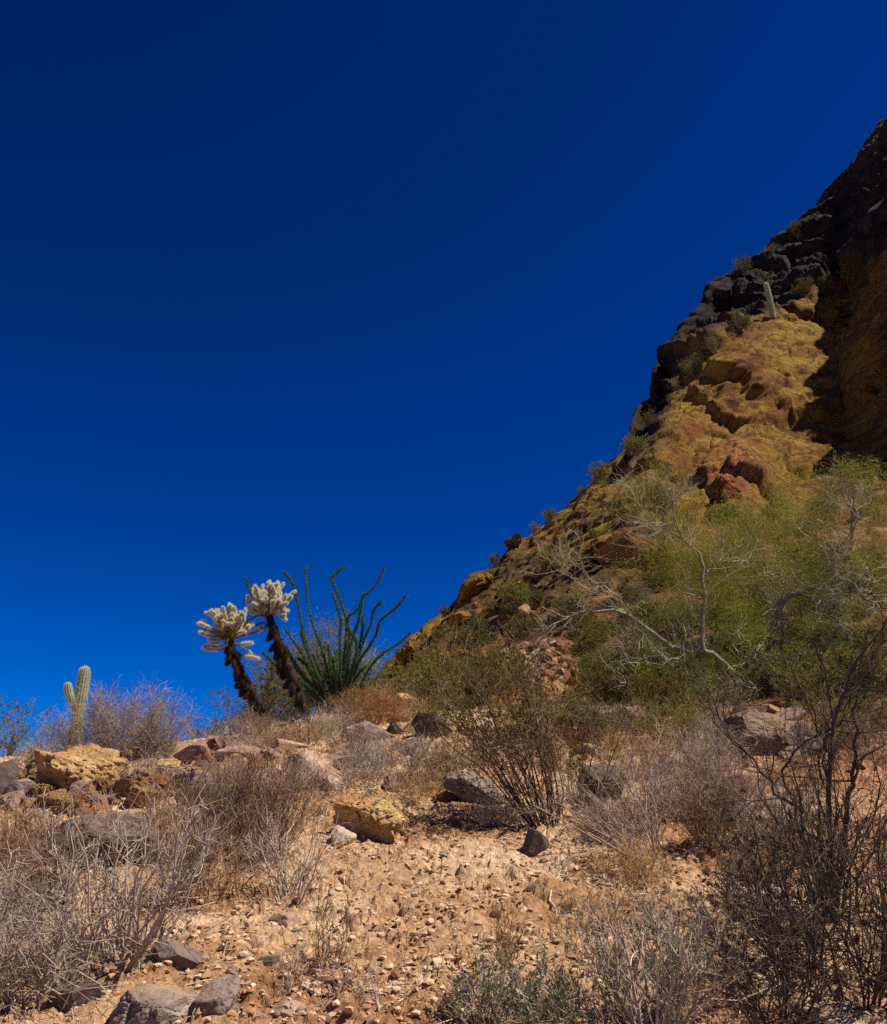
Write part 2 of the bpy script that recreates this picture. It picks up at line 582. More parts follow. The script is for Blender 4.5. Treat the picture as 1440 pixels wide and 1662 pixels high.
# ---- the mountainside: profiles from foot to crest and down the far side
PROFILE = [
    (430, [(1260, 13), (1240, 20), (1230, 28), (1222, 35), (1218, 40), (1215, 44), (1213, 46), (1212, 47), (1260, 56), (1420, 85)]),
    (560, [(1240, 13), (1205, 20), (1185, 28), (1172, 35), (1166, 40), (1161, 44), (1157, 46), (1153, 47), (1200, 57), (1400, 85)]),
    (640, [(1215, 13), (1160, 20), (1120, 30), (1100, 38), (1092, 41), (1085, 43), (1078, 45), (1068, 46), (1110, 56), (1400, 85)]),
    (665, [(1213, 13), (1148, 20), (1105, 30), (1085, 38), (1066, 41), (1052, 43), (1043, 45), (1036, 46.5), (1085, 56), (1400, 85)]),
    (736, [(1200, 13), (1130, 20), (1082, 28), (1042, 36), (1016, 41), (1002, 45), (992, 47.5), (982, 50), (1030, 60), (1400, 90)]),
    (754, [(1200, 13), (1128, 20), (1078, 28), (1036, 36), (1004, 41), (982, 45), (966, 47), (946, 48.5), (1005, 60), (1400, 90)]),
    (812, [(1195, 13), (1118, 20), (1056, 28), (1004, 35), (968, 41), (942, 46), (926, 50), (913, 53), (960, 63), (1400, 92)]),
    (834, [(1190, 13), (1114, 19), (1046, 27), (990, 34), (950, 41), (922, 47), (900, 51), (876, 53.5), (935, 65), (1400, 94)]),
    (862, [(1190, 13), (1108, 19), (1036, 27), (976, 34), (934, 41), (906, 47), (888, 52), (872, 56), (918, 67), (1400, 95)]),
    (950, [(1185, 13), (1095, 19), (1010, 26), (935, 32), (885, 39), (842, 47), (815, 53), (792, 58), (838, 70), (1400, 100)]),
    (1020, [(1185, 13), (1085, 19), (985, 26), (895, 33), (835, 41), (778, 50), (752, 56), (720, 60), (765, 74), (1400, 105)]),
    (1032, [(1185, 13), (1083, 19), (980, 26), (890, 33), (822, 42), (756, 52), (712, 60), (664, 65), (720, 78), (1400, 107)]),
    (1056, [(1185, 13), (1081, 19), (974, 26), (883, 34), (800, 43), (724, 55), (684, 65), (644, 70), (700, 82), (1400, 109)]),
    (1066, [(1185, 13), (1080, 19), (972, 26), (880, 34), (793, 44), (708, 56), (660, 66), (592, 72), (660, 84), (1400, 110)]),
    (1110, [(1185, 13), (1075, 19), (960, 26), (850, 37), (735, 52), (622, 65), (592, 75), (532, 82), (600, 95), (1400, 115)]),
    (1170, [(1185, 13), (1070, 19), (950, 27), (805, 43), (690, 57), (585, 66), (530, 84), (456, 92), (530, 106), (1400, 120)]),
    (1230, [(1185, 13), (1065, 19), (945, 27), (795, 45), (655, 61), (540, 73), (490, 88), (426, 98), (500, 112), (1400, 125)]),
    (1290, [(1185, 13), (1060, 19), (940, 27), (785, 47), (640, 64), (505, 79), (455, 91), (376, 104), (460, 118), (1400, 130)]),
    (1370, [(1185, 13), (1055, 19), (935, 27), (765, 49), (625, 66), (470, 84), (400, 94), (296, 109), (400, 122), (1400, 135)]),
    (1440, [(1185, 13), (1050, 19), (930, 27), (745, 47), (575, 60), (430, 74), (310, 91), (204, 110), (300, 125), (1400, 140)]),
    (1510, [(1185, 13), (1048, 19), (925, 27), (733, 44.5), (545, 58.5), (380, 73), (240, 90), (115, 105), (200, 122), (1400, 142)]),
    (1600, [(1185, 13), (1046, 19), (922, 25), (690, 38), (420, 47.5), (250, 58), (120, 80), (40, 96), (100, 114), (1400, 144)]),
    (1740, [(1185, 13), (1045, 19), (920, 25), (680, 37), (440, 48), (215, 61), (60, 76), (-70, 90), (-60, 112), (1400, 145)]),
    (1900, [(1180, 13), (1040, 19), (900, 23), (630, 34), (375, 43), (130, 51), (-90, 61), (-290, 73), (-200, 100), (1400, 150)]),
    (2050, [(1180, 13), (1040, 19), (900, 23), (630, 34), (375, 43), (130, 51), (-90, 61), (-290, 73), (-220, 100), (1400, 150)]),
    (2500, [(1180, 13), (1040, 19), (900, 23), (630, 34), (375, 43), (130, 51), (-90, 61), (-290, 73), (-220, 100), (1400, 150)]),
]
st = np.array([[at(px, py, d) for py, d in rows] for px, rows in PROFILE])      # (station, knot, xyz)
stx = np.array([p[0] for p in PROFILE], float)
ucol = np.concatenate([np.linspace(430, 640, 30)[:-1], np.linspace(640, 1450, 430), np.linspace(1450, 2500, 90)[1:]])
knots = np.arange(10.0)
tcol = np.concatenate([np.linspace(0, 2, 70)[:-1], np.linspace(2, 7, 400), np.linspace(7, 9, 24)[1:]])


def pchip_like(xs, ys, x):
    """Monotone-ish cubic (finite differences limited) along axis 0."""
    h = np.diff(xs)
    sh = (slice(None),) + (None,) * (ys.ndim - 1)
    dlt = np.diff(ys, axis=0) / h[sh]
    mm = np.zeros_like(ys)
    same = (dlt[:-1] * dlt[1:]) > 0
    mm[1:-1] = np.where(same, 2 * dlt[:-1] * dlt[1:] / np.where(same, dlt[:-1] + dlt[1:], 1), 0)
    mm[0], mm[-1] = dlt[0], dlt[-1]
    i = np.clip(np.searchsorted(xs, x) - 1, 0, len(xs) - 2)
    t = ((x - xs[i]) / h[i])[sh]
    hh = h[i][sh]
    a, b_, ma, mb = ys[i], ys[i + 1], mm[i], mm[i + 1]
    return (2 * t ** 3 - 3 * t ** 2 + 1) * a + (t ** 3 - 2 * t ** 2 + t) * hh * ma + (-2 * t ** 3 + 3 * t ** 2) * b_ + (t ** 3 - t ** 2) * hh * mb


cols_ = pchip_like(stx, st, ucol)                       # (U, 10, 3)
sheet = np.swapaxes(pchip_like(knots, np.swapaxes(cols_, 0, 1), tcol), 0, 1)   # (U, T, 3)
U, T = sheet.shape[:2]
du = np.gradient(sheet, axis=0)
dt = np.gradient(sheet, axis=1)
nrm = unit(np.cross(du, dt))
flip = np.sign((nrm * np.array([-0.3, -0.5, 1.0])).sum(-1, keepdims=True))
nrm = nrm * np.where(flip == 0, 1, flip)
P = sheet.reshape(-1, 3)
UU = np.repeat(ucol, T)
TT = np.tile(tcol, U)
rockw = sst(2.1, 3.3, TT)
darkw = sst(4.9, 5.35, TT + 0.35 * fbm(P * 0.12, 3)) * sst(1014, 1028, UU)
foot = sst(0.2, 1.6, TT)
warp = P + 2.0 * np.stack([fbm(P * 0.11 + 3, 2), fbm(P * 0.11 + 30, 2), fbm(P * 0.11 + 60, 2)], axis=1)
lay = warp @ np.array([0.30, 0.25, 0.92])
disp = foot * (0.4 * fbm(P * 0.25, 4) + 0.3 * fbm(P * 1.1, 4))
dc_ = P - at(1238, 622, 65)
dx_, dz_ = dc_[:, 0], dc_ @ np.array([0, -SP, CP])
dome = 1 - sst(0.8, 1.15, np.hypot((dx_ * 0.82 + dz_ * 0.57) / 11.5, (-dx_ * 0.57 + dz_ * 0.82) / 7.2))
e1 = unit(at(1025, 700, 60) - at(650, 1060, 46))                 # beds run parallel to the ridge line
e2 = unit(np.cross(e1, np.array([0.5, -0.8, 0.2])))
sa, sb2 = warp @ e1, warp @ e2
beds = np.stack([sa * 0.07, sb2 * 0.42, P @ np.cross(e1, e2) * 0.1], axis=1)
f1, f2, rid = worley2(sa / 7.5 + 0.3 * fbm(P * 0.2, 2), sb2 / 3.2 + 0.3 * fbm(P * 0.2 + 9, 2), 3)
blocks = 1.5 * (rid - 0.5) * np.clip((f2 - f1) * 5, 0, 1) - 0.6 * np.exp(-(f2 - f1) / 0.05)
f1, f2, rid = worley2(sa / 2.6, sb2 / 1.1, 13)
small = 0.32 * (rid - 0.5) * np.clip((f2 - f1) * 4, 0, 1) - 0.12 * np.exp(-(f2 - f1) / 0.06)
disp = disp + rockw * (1 - darkw) * (1.0 * fbm(beds, 4) + blocks * (0.45 + 0.55 * sst(1000, 1100, UU)) + 0.6 * small * (0.4 + 0.6 * sst(-0.1, 0.3, fbm(P * 0.3 + 4, 2))) + 0.35 * fbm(P * 0.5, 3) + 0.10 * fbm(P * 1.6, 2)) * (0.55 + 0.45 * sst(1000, 1100, UU)) * (1 - 0.78 * dome)
cr = fbm(warp * np.array([0.16, 0.16, 0.1]) + 7, 5, ridged=True, gain=0.6)
f1, f2, rid = worley2((warp @ np.array([0.8, 0.6, 0.0])) / 2.6, warp[:, 2] / 3.8, 29)
col = 2.0 * (rid - 0.5) * np.clip((f2 - f1) * 7, 0, 1) - 0.6 * np.exp(-(f2 - f1) / 0.05)
col = col * (0.4 + 0.6 * sst(1040, 1120, UU))
disp = disp + darkw * col
disp = disp + darkw * (1.2 * cr + 0.9 * (np.floor(lay * 0.35 + 1.2 * fbm(P * 0.09, 2)) % 2 - 0.5) * 0.8 + 0.7 * fbm(P * 0.9, 3))


def slab(px, py, d, ang, ra, rb, h, seed):
    """A bed of rock standing proud of the face: an oval plate with steep, uneven edges."""
    c_ = at(px, py, d)
    right, up_, fw = np.array([1.0, 0, 0]), np.array([0, -SP, CP]), np.array([0, CP, SP])
    ca_, sa_ = math.cos(rad(ang)), math.sin(rad(ang))
    v_ = P - c_
    x_, y_ = v_ @ (ca_ * right + sa_ * up_), v_ @ (-sa_ * right + ca_ * up_)
    near_ = np.abs(v_ @ fw) < 14
    wob = 0.22 * fbm(P * 0.16 + seed, 3) + 0.07 * fbm(P * 0.7 + seed, 3)
    q_ = (np.abs(x_ / ra) ** 3 + np.abs(y_ / rb) ** 3) ** (1 / 3) + wob
    return near_ * h * (0.8 * sst(1.05, 0.9, q_) + 0.35 * sst(1.0, 0.2, q_))


for args in ((1272, 590, 67, 35, 7.2, 4.0, 1.15, 1), (1205, 655, 62, 18, 3.4, 2.3, 0.9, 2), (1110, 682, 57, 36, 3.0, 1.1, 0.4, 3), (1195, 752, 52, 28, 4.2, 1.2, 0.7, 4), (1085, 735, 51, 32, 2.2, 0.9, 0.6, 5)):
    disp = disp + slab(*args)
fine = 0.13 * fbm(P * 1.2 + 5, 3, ridged=True)
f1, f2, _r = worley2(sa / 4.6 + 0.25 * fbm(P * 0.35, 2), sb2 / 1.9 + 0.25 * fbm(P * 0.35 + 8, 2), 23)
fine = fine - 0.42 * np.exp(-(f2 - f1) / 0.04) * sst(-0.25, 0.15, fbm(P * 0.2 + 33, 2)) + 0.25 * (_r - 0.5) * np.clip((f2 - f1) * 8, 0, 1)
disp = disp + rockw * (1 - darkw) * fine
disp = disp * (1 - 0.7 * sst(4.3, 5.0, TT) * sst(985, 1010, UU) * sst(1110, 1070, UU))
crest_hold = 1 - 0.6 * np.exp(-((TT - 7) / 0.5) ** 2)
P = P + nrm.reshape(-1, 3) * (disp * crest_hold)[:, None]
ii = np.arange(U * T).reshape(U, T)
q = np.stack([ii[:-1, :-1], ii[1:, :-1], ii[1:, 1:], ii[:-1, 1:]], axis=-1).reshape(-1, 4)
me = new_mesh('hillside', P, [q], True)
for nm, arr in (('rocky', rockw), ('dark', darkw), ('ridge', sst(1130, 1020, UU)), ('chute', np.maximum(np.exp(-((UU - 893 + 25 * fbm(P * 0.3, 2)) / 48) ** 2) * sst(2.2, 1.4, TT), np.exp(-((UU - 1188 + 22 * fbm(P * 0.3, 2)) / 30) ** 2 - ((TT - 3.2) / 0.35) ** 2)))):
    at_ = me.attributes.new(nm, 'FLOAT', 'POINT')
    at_.data.foreach_set('value', arr.astype(np.float32))

m, nt, b = base_mat('hill_rock_and_soil', 0.95)
co = coords(nt, False)


def attr(n):
    a = nt.nodes.new('ShaderNodeAttribute')
    a.attribute_name = n
    return a.outputs['Fac']


n1 = noise(nt, co, 0.35, 8, 0.68, 0.6)
n2 = noise(nt, co, 2.6, 7, 0.7)
gold = ramp(nt, [(0.28, (0.08, 0.03, 0.012)), (0.42, (0.20, 0.09, 0.02)), (0.55, (0.31, 0.19, 0.03)), (0.72, (0.40, 0.28, 0.045))], n1)
redm = ramp(nt, [(0.59, (0, 0, 0)), (0.68, (1, 1, 1))], noise(nt, co, 0.2, 6, 0.65, 0.4))
gold = mixc(nt, redm, gold, (0.26, 0.09, 0.035))
tal = ramp(nt, [(0.3, (0.11, 0.05, 0.02)), (0.5, (0.24, 0.12, 0.045)), (0.7, (0.38, 0.23, 0.09))], n1)
dk = ramp(nt, [(0.3, (0.014, 0.012, 0.014)), (0.5, (0.032, 0.027, 0.028)), (0.72, (0.075, 0.062, 0.06))], n1)
dks = ramp(nt, [(0.66, (0, 0, 0)), (0.7, (1, 1, 1))], noise(nt, co, 0.75, 7, 0.7, 0.3))
dk = mixc(nt, dks, dk, (0.34, 0.29, 0.26))
lich = ramp(nt, [(0.42, (0, 0, 0)), (0.58, (1, 1, 1))], noise(nt, co, 0.16, 7, 0.7, 0.8))
brown = ramp(nt, [(0.3, (0.045, 0.028, 0.014)), (0.5, (0.12, 0.075, 0.03)), (0.72, (0.24, 0.16, 0.07))], noise(nt, co, 0.5, 8, 0.7, 0.5))
gold = mixc(nt, attr('ridge'), gold, mixc(nt, lich, brown, gold))
c = mixc(nt, attr('rocky'), tal, gold)
rustsoil = ramp(nt, [(0.3, (0.2, 0.065, 0.025)), (0.5, (0.38, 0.16, 0.06)), (0.7, (0.5, 0.28, 0.13))], n2)
c = mixc(nt, attr('chute'), c, rustsoil)
c = mixc(nt, attr('dark'), c, dk)
c = mixc(nt, 0.6, c, ramp(nt, [(0.3, (0.35, 0.33, 0.3)), (0.65, (1.3, 1.25, 1.2))], n2), 'MULTIPLY')
nt.links.new(c, b.inputs['Base Color'])
n3 = noise(nt, co, 7, 6, 0.75)
c = mixc(nt, 0.5, c, ramp(nt, [(0.32, (0.4, 0.38, 0.36)), (0.6, (1.25, 1.2, 1.15))], n3), 'MULTIPLY')
vc = nt.nodes.new('ShaderNodeTexVoronoi')                     # joints in the rock, filled with dark dirt
vc.feature = 'DISTANCE_TO_EDGE'
vc.inputs['Scale'].default_value = 0.34
wv_ = nt.nodes.new('ShaderNodeVectorMath')
wv_.operation = 'MULTIPLY_ADD'
wn_ = nt.nodes.new('ShaderNodeTexNoise')
wn_.inputs['Scale'].default_value = 0.5
wn_.inputs['Detail'].default_value = 5
nt.links.new(co, wn_.inputs['Vector'])
nt.links.new(wn_.outputs['Color'], wv_.inputs[0])
wv_.inputs[1].default_value = (3.2, 3.2, 3.2)
nt.links.new(co, wv_.inputs[2])
nt.links.new(wv_.outputs[0], vc.inputs['Vector'])
crk = ramp(nt, [(0.0, (0.32, 0.27, 0.24)), (0.02, (0.5, 0.46, 0.43)), (0.05, (1, 1, 1))], vc.outputs['Distance'])
c = mixc(nt, attr('rocky'), c, mixc(nt, 0.8, c, crk, 'MULTIPLY'))
nt.links.new(c, b.inputs['Base Color'])
ad = nt.nodes.new('ShaderNodeMath')
ad.operation = 'MULTIPLY_ADD'
ad.inputs[1].default_value = 0.4
nt.links.new(n3, ad.inputs[0])
nt.links.new(n2, ad.inputs[2])
bump(nt, b, ad.outputs[0], 1.0, 0.35)
M['hill'] = m
hill = link('hillside', me, M['hill'])
hill['kind'] = 'structure'
hill_bvh = BVHTree.FromPolygons([tuple(p) for p in P[::1]], [tuple(int(k) for k in f) for f in q])


def hit_hill(px, py):
    r = ray(px, py)
    h = hill_bvh.ray_cast(Vector((0, 0, CAM_Z)), Vector(r))
    if h[0] is None:
        return None
    return np.array(h[0])


def hill_down(x, y):
    h = hill_bvh.ray_cast(Vector((x, y, 300)), Vector((0, 0, -1)))
    return float(G(x, y)) if h[0] is None else max(h[0].z, float(G(x, y)))


# ================================================================== rocks
_ICO = {}


def ico(sub):
    if sub not in _ICO:
        bm = bmesh.new()
        bmesh.ops.create_icosphere(bm, subdivisions=sub, radius=1.0)
        bm.verts.ensure_lookup_table()
        _ICO[sub] = (np.array([v.co[:] for v in bm.verts]), np.array([[v.index for v in f.verts] for f in bm.faces]))
        bm.free()
    return _ICO[sub]


def rock_shape(seed, dims, sub=4, cuts=15, rough=0.06, lump=0.22, pit=0.03, depth=(0.36, 0.8), freq=1.0, plates=22, pamp=0.07, crack=0.05, plates2=0, pamp2=0.10, crack2=0.07):
    rng = np.random.default_rng(seed)
    v, f = ico(sub)
    v = v.copy()
    o = rng.random(3) * 90
    v *= (1 + lump * fbm(v * 1.1 * freq + o, 3))[:, None]
    for _ in range(cuts):
        n = unit(rng.normal(size=3))
        d = rng.uniform(*depth)
        over = v @ n - d
        v = v - np.where(over > 0, over * 0.93, 0)[:, None] * n
    for npl, pa_, cr_, gw in ((plates, pamp, crack, 0.07), (plates2, pamp2, crack2, 0.045)):
        if not npl:
            continue
        c = unit(rng.normal(size=(npl, 3)))
        q_ = unit(v + 0.10 * np.stack([fbm(v * 3 + o, 2), fbm(v * 3 + o + 7, 2), fbm(v * 3 + o + 15, 2)], axis=1)) @ c.T
        srt = np.sort(q_, axis=1)
        gap = np.sqrt(np.clip(srt[:, -1] - srt[:, -2], 0, 1))
        v = v * (1 + pa_ * (rng.random(npl)[np.argmax(q_, axis=1)] - 0.5) * np.clip(gap / (1.7 * gw), 0, 1) - cr_ * np.exp(-gap / gw))[:, None]
    k = rough * fbm(v * 4.5 * freq + o, 4) + pit * np.minimum(fbm(v * 3.2 * freq + o + 20, 4, ridged=True), 0.2) + rough * 0.5 * fbm(v * 13 * freq + o, 2)
    v = v * (1 + k)[:, None]
    lo, hi = v.min(axis=0), v.max(axis=0)
    v = (v - (lo + hi) / 2) / ((hi - lo) / 2)
    return v * np.asarray(dims, float), f


def rock(name, label, px, py, w, h, mat, seed, sub=4, deep=None, wedge=0.0, yaw=None, tilt=0.0, sink=0.18, on=None, group=None, cat='rock', kind=None, **kw):
    """A boulder whose foot shows at pixel (px, py), w x h pixels large."""
    if on is None:
        p, d = hit_ground(px, py)
    else:
        p, d = on, math.hypot(on[0], on[1])
    s = d / FOC
    sx, sz = w * s / 2, h * s / (2 - 2 * sink) * 0.95
    sy = deep * s / 2 if deep else (sx * 0.55 + sz * 0.45)
    v, f = rock_shape(seed, (sx, sy, sz), sub, **kw)
    if mat in ('yellow_rock', 'pale_rock', 'olive_rock') or sub == 6:    # turn the stone so that a broad face meets the sun, as in the photograph
        dm_, best = np.array([sx, sy, sz]), None
        for k in range(12):
            a_ = k * math.pi / 6
            u_ = v / dm_
            u_ = np.stack([u_[:, 0] * math.cos(a_) - u_[:, 1] * math.sin(a_), u_[:, 0] * math.sin(a_) + u_[:, 1] * math.cos(a_), u_[:, 2]], axis=1)
            lo, hi = u_.min(axis=0), u_.max(axis=0)
            u_ = (u_ - (lo + hi) / 2) / ((hi - lo) / 2) * dm_
            n_ = np.cross(u_[f[:, 1]] - u_[f[:, 0]], u_[f[:, 2]] - u_[f[:, 0]])
            see = np.clip(-n_[:, 1] + 0.15 * n_[:, 2], 0, None)
            lit = float((see * np.clip(unit(n_) @ np.array(to_sun), 0, None)).sum() / see.sum())
            if best is None or lit > best[0]:
                best = (lit, u_)
        v = best[1]
    if wedge:                                                    # a broad face that slopes down towards the path
        fr = np.clip(0.5 - v[:, 1] / (2 * sy), 0, 1)
        v = v * np.stack([np.ones(len(v)), np.ones(len(v)), np.where(v[:, 2] > 0, 1 - wedge * fr, 1)], axis=1)
        v[:, 2] += np.where(v[:, 2] < 0, 0, 0)
    o = link(name, new_mesh(name, v, [f], False), M[mat])
    o.location = (p[0], p[1] + sy * 0.6, p[2] + 0.6 * sy * 0.2 + sz * (1 - 2 * sink))
    yaw = random.uniform(-0.5, 0.5) if yaw is None else yaw
    o.rotation_euler = (random.uniform(-0.1, 0.1) - 0.22, tilt, yaw)
    return tag(o, label, cat, group, kind)


random.seed(4)
YR = dict(wedge=0.75, rough=0.12, lump=0.26, pit=0.14, cuts=17, depth=(0.34, 0.8), freq=1.3, plates=26, pamp=0.2, crack=0.14, plates2=130, pamp2=0.13, crack2=0.09)
BL = [  # label, foot px, foot py, width, height, material, seed, extra
    ('large craggy yellow lichened boulder highest in the rubble pile below the saguaro', 104, 1302, 124, 104, 'yellow_rock', 11, dict(sub=6, tilt=0.25, **YR)),
    ('rusty orange knob at the foot of the large yellow boulder', 112, 1334, 74, 46, 'rust_rock', 12, dict(sub=5, **YR)),
    ('square brown block wedged beside the rusty knob in the rubble pile', 150, 1335, 48, 38, 'rust_rock', 13, dict(cuts=14, depth=(0.45, 0.7))),
    ('yellow streaked rock close beside the large yellow boulder', 158, 1283, 48, 50, 'yellow_rock', 14, dict(sub=5, **YR)),
    ('crumbly yellow rock above the round rust coloured rock', 203, 1280, 52, 44, 'yellow_rock', 15, dict(sub=5, **YR)),
    ('round rust coloured rock in the middle of the rubble pile', 190, 1316, 58, 52, 'rust_rock', 16, dict(sub=5, **YR)),
    ('small pale yellow rock in front of the purple twiggy bush', 240, 1286, 42, 22, 'yellow_rock', 17, YR),
    ('bright yellow lump beside the brown rounded boulder', 268, 1262, 42, 34, 'yellow_rock', 18, YR),
    ('grey brown cube of rock between the rust rock and the pink slab', 232, 1296, 32, 24, 'grey_rock', 19, dict(cuts=14)),
    ('dark hollow looking rock below the bright yellow lump', 262, 1300, 34, 22, 'dark_rock', 20, {}),
    ('tan rock resting at the lower end of the rubble pile', 226, 1320, 44, 26, 'pink_rock', 21, {}),
    ('flat tan rock lying before the round rust coloured rock', 204, 1340, 48, 22, 'tan_stone', 22, {}),
    ('brown rounded boulder with a dark crack on the crest', 307, 1252, 58, 44, 'pink_rock', 23, dict(sub=5, cuts=5, lump=0.1, tilt=-0.25)),
    ('long flat pink slab on the crest below the bent cholla', 388, 1243, 96, 28, 'pink_rock', 24, dict(sub=5, cuts=6)),
    ('broad grey slab sloping down beneath the brown rounded boulder', 306, 1312, 74, 56, 'grey_rock', 25, dict(sub=5, cuts=7)),
    ('dark flat topped boulder behind the big dead bush', 152, 1418, 175, 74, 'dark_rock', 26, dict(sub=5, cuts=12, lump=0.12, deep=150)),
    ('grey angular block at the edge of the rubble by the dry tuft', 28, 1312, 56, 38, 'grey_rock', 27, dict(cuts=12)),
    ('dark brown boulder cut by the picture edge beside the rubble pile', -6, 1300, 52, 58, 'dark_rock', 28, {}),
    ('dull brown stone below the grey angular block', 8, 1330, 46, 28, 'grey_rock', 29, {}),
    ('small rusty stone beneath the dark brown boulder', 44, 1326, 34, 24, 'rust_rock', 30, {}),
    ('rounded pinkish boulder below the straight cholla', 503, 1288, 84, 64, 'pink_rock', 31, dict(sub=5, cuts=5, lump=0.12)),
    ('bright white broken rock beside the rounded pinkish boulder', 540, 1292, 34, 34, 'pale_rock', 32, dict(rough=0.08)),
    ('flat grey slab below the ocotillo', 598, 1208, 100, 36, 'grey_rock', 33, dict(sub=5, cuts=8)),
    ('dark grey rock half hidden in dry brush beside the creosote', 700, 1204, 68, 44, 'dark_rock', 34, dict(sub=5)),
    ('crumbled yellow boulder at the top of the bare gravel', 598, 1374, 118, 112, 'yellow_rock', 35, dict(sub=6, deep=110, yaw=0.0, tilt=0.08, sink=0.3, **dict(YR, pit=0.15, wedge=0.55))),
    ('small tan block leaning behind the crumbled yellow boulder', 640, 1290, 34, 34, 'pink_rock', 36, {}),
    ('pale pink chunk beside the foot of the crumbled yellow boulder', 556, 1378, 40, 34, 'pale_rock', 37, {}),
    ('low tan boulder with dark end under the creosote branches', 776, 1314, 108, 54, 'grey_rock', 38, dict(sub=5, cuts=7)),
    ('pale ledge of stone behind the low tan boulder', 745, 1278, 64, 30, 'pale_rock', 39, {}),
    ('dark grey stone at the base of the creosote bush', 871, 1398, 42, 46, 'dark_rock', 40, dict(cuts=12)),
    ('dark red brown rock behind the thin leaning shrub', 984, 1312, 78, 68, 'dark_rock', 41, dict(sub=5, cuts=8)),
    ('orange red rock on the slope above the creosote', 926, 1222, 84, 52, 'rust_rock', 42, dict(sub=5, **YR)),
    ('big smooth layered boulder under the palo verde', 1246, 1236, 118, 78, 'olive_rock', 43, dict(sub=6, cuts=6, lump=0.16, rough=0.05, deep=100, plates=12, pamp=0.16, crack=0.12)),
    ('dark cracked boulder leaning against the smooth layered boulder', 1312, 1238, 68, 58, 'dark_rock', 44, dict(sub=5, cuts=10)),
    ('low brown stone wedged in the gap of the two large boulders', 1290, 1246, 52, 30, 'olive_rock', 45, {}),
    ('pale rock peeping out above the dry brush by the trees', 1100, 1210, 60, 30, 'tan_stone', 46, {}),
    ('brown stone at the shady foot of the palo verde', 1060, 1190, 50, 30, 'grey_rock', 47, {}),
    ('dark stone in shade beside the orange red rock', 1008, 1196, 54, 34, 'dark_rock', 48, {}),
    ('flat tan stone at the edge of the bank below the trees', 960, 1232, 50, 22, 'tan_stone', 49, {}),
    ('wide grey cracked slab sunk in the gravel at the bottom', 246, 1692, 132, 66, 'grey_rock', 50, dict(sub=6, cuts=9, sink=0.3, plates=14, pamp=0.12, crack=0.1, deep=110)),
    ('upright grey brown stone beside the wide cracked slab', 340, 1672, 74, 62, 'grey_rock', 51, dict(sub=5, cuts=12)),
    ('angular grey stone under the big dead bush', 276, 1588, 76, 46, 'grey_rock', 52, dict(sub=5, cuts=12)),
    ('pinkish pitted stone below the pale dead bush', 452, 1520, 58, 30, 'pink_rock', 53, dict(rough=0.09)),
    ('long pale grey stone just below the pinkish pitted stone', 435, 1546, 52, 20, 'pale_rock', 54, {}),
    ('smooth dark grey stone lying alone on the gravel', 430, 1586, 46, 26, 'dark_rock', 55, dict(cuts=5)),
    ('rounded brown stone beside the upright grey stone', 380, 1608, 40, 32, 'pink_rock', 56, dict(cuts=6)),
    ('small violet grey stone near the green sprouts', 517, 1540, 24, 18, 'grey_rock', 57, {}),
    ('small whitish stone alone on the bare gravel', 625, 1532, 22, 16, 'pale_rock', 58, {}),
    ('tiny bright white stone on the bare gravel by a dead twig', 829, 1444, 16, 12, 'pale_rock', 59, {}),
    ('half buried brown stone at the bottom edge near the sprouts', 470, 1668, 60, 34, 'pink_rock', 60, dict(cuts=6)),
    ('grey stone in the twigs at the bottom corner', 110, 1650, 70, 40, 'dark_rock', 61, {}),
    ('dark slab in the shade behind the big dead bush', 60, 1480, 90, 50, 'dark_rock', 62, {}),
    ('pale rock showing through the pale dead bush', 430, 1400, 44, 34, 'pale_rock', 63, {}),
    ('grey pink stone beside the brown upright bush', 420, 1432, 40, 28, 'pink_rock', 64, {}),
    ('tan stone at the foot of the pale dead bush', 478, 1490, 26, 18, 'tan_stone', 65, {}),
    ('reddish flat stone lodged in the grass by the flat grey slab', 660, 1232, 58, 26, 'pink_rock', 66, {}),
    ('pink stone on the crest between the two chollas', 470, 1228, 60, 26, 'pink_rock', 67, {}),
    ('brown rock in the brush above the flat grey slab', 660, 1150, 46, 26, 'yellow_rock', 68, {}),
    ('dark low stone on the gravel right of the yellow boulder'.replace('right of', 'beyond'), 708, 1350, 36, 16, 'dark_rock', 69, {}),
    ('tan boulder behind the dry straw tuft near the dark shrub', 1200, 1300, 60, 34, 'tan_stone', 70, {}),
]
for lab, px, py, w, h, mt, sd, ex in BL:
    rock('boulder' if w > 60 else 'rock', lab, px, py, w, h, mt, sd, **ex)

pile = [new_mesh('pile_stone', *(lambda r_: (r_[0], [r_[1]]))(rock_shape(800 + k, (1, 0.9, 0.8), 4, **{k_: v_ for k_, v_ in YR.items() if k_ != 'wedge'})), False) for k in range(7)]
rng = np.random.default_rng(61)
for k in range(140):
    px = rng.uniform(15, 345) if k < 96 else rng.uniform(300, 470)
    py = np.interp(px, [15, 110, 230, 345, 470], [1310, 1335, 1318, 1268, 1248]) - rng.random() * np.interp(px, [15, 110, 345, 470], [40, 30, 45, 26]) + 6
    p, d = hit_ground(px, py)
    i = int(rng.choice(3, p=[0.68, 0.14, 0.18]))
    s = d / FOC * (9 + 15 * rng.random() ** 1.4)
    o = link('pile_stone', pile[k % 7], M[['yellow_rock', 'rust_rock', 'pink_rock'][i]], None, p + np.array([0, 0, s * 0.5 + (0.09 * rng.random() if 40 < px < 260 else 0)]))
    o.scale = (s * rng.uniform(0.9, 1.3), s, s * rng.uniform(0.8, 1.1))
    o.rotation_euler = (rng.normal() * 0.5, rng.normal() * 0.5, rng.random() * 6.3)
    tag(o, ('crumbly yellow', 'jagged rust brown', 'dull pinkish')[i] + ' stone in the broken ledge of rubble below the saguaro and the chollas', 'stone', ('yellow stones of the rubble pile', 'rust stones of the rubble pile', 'pinkish stones of the rubble pile')[i])

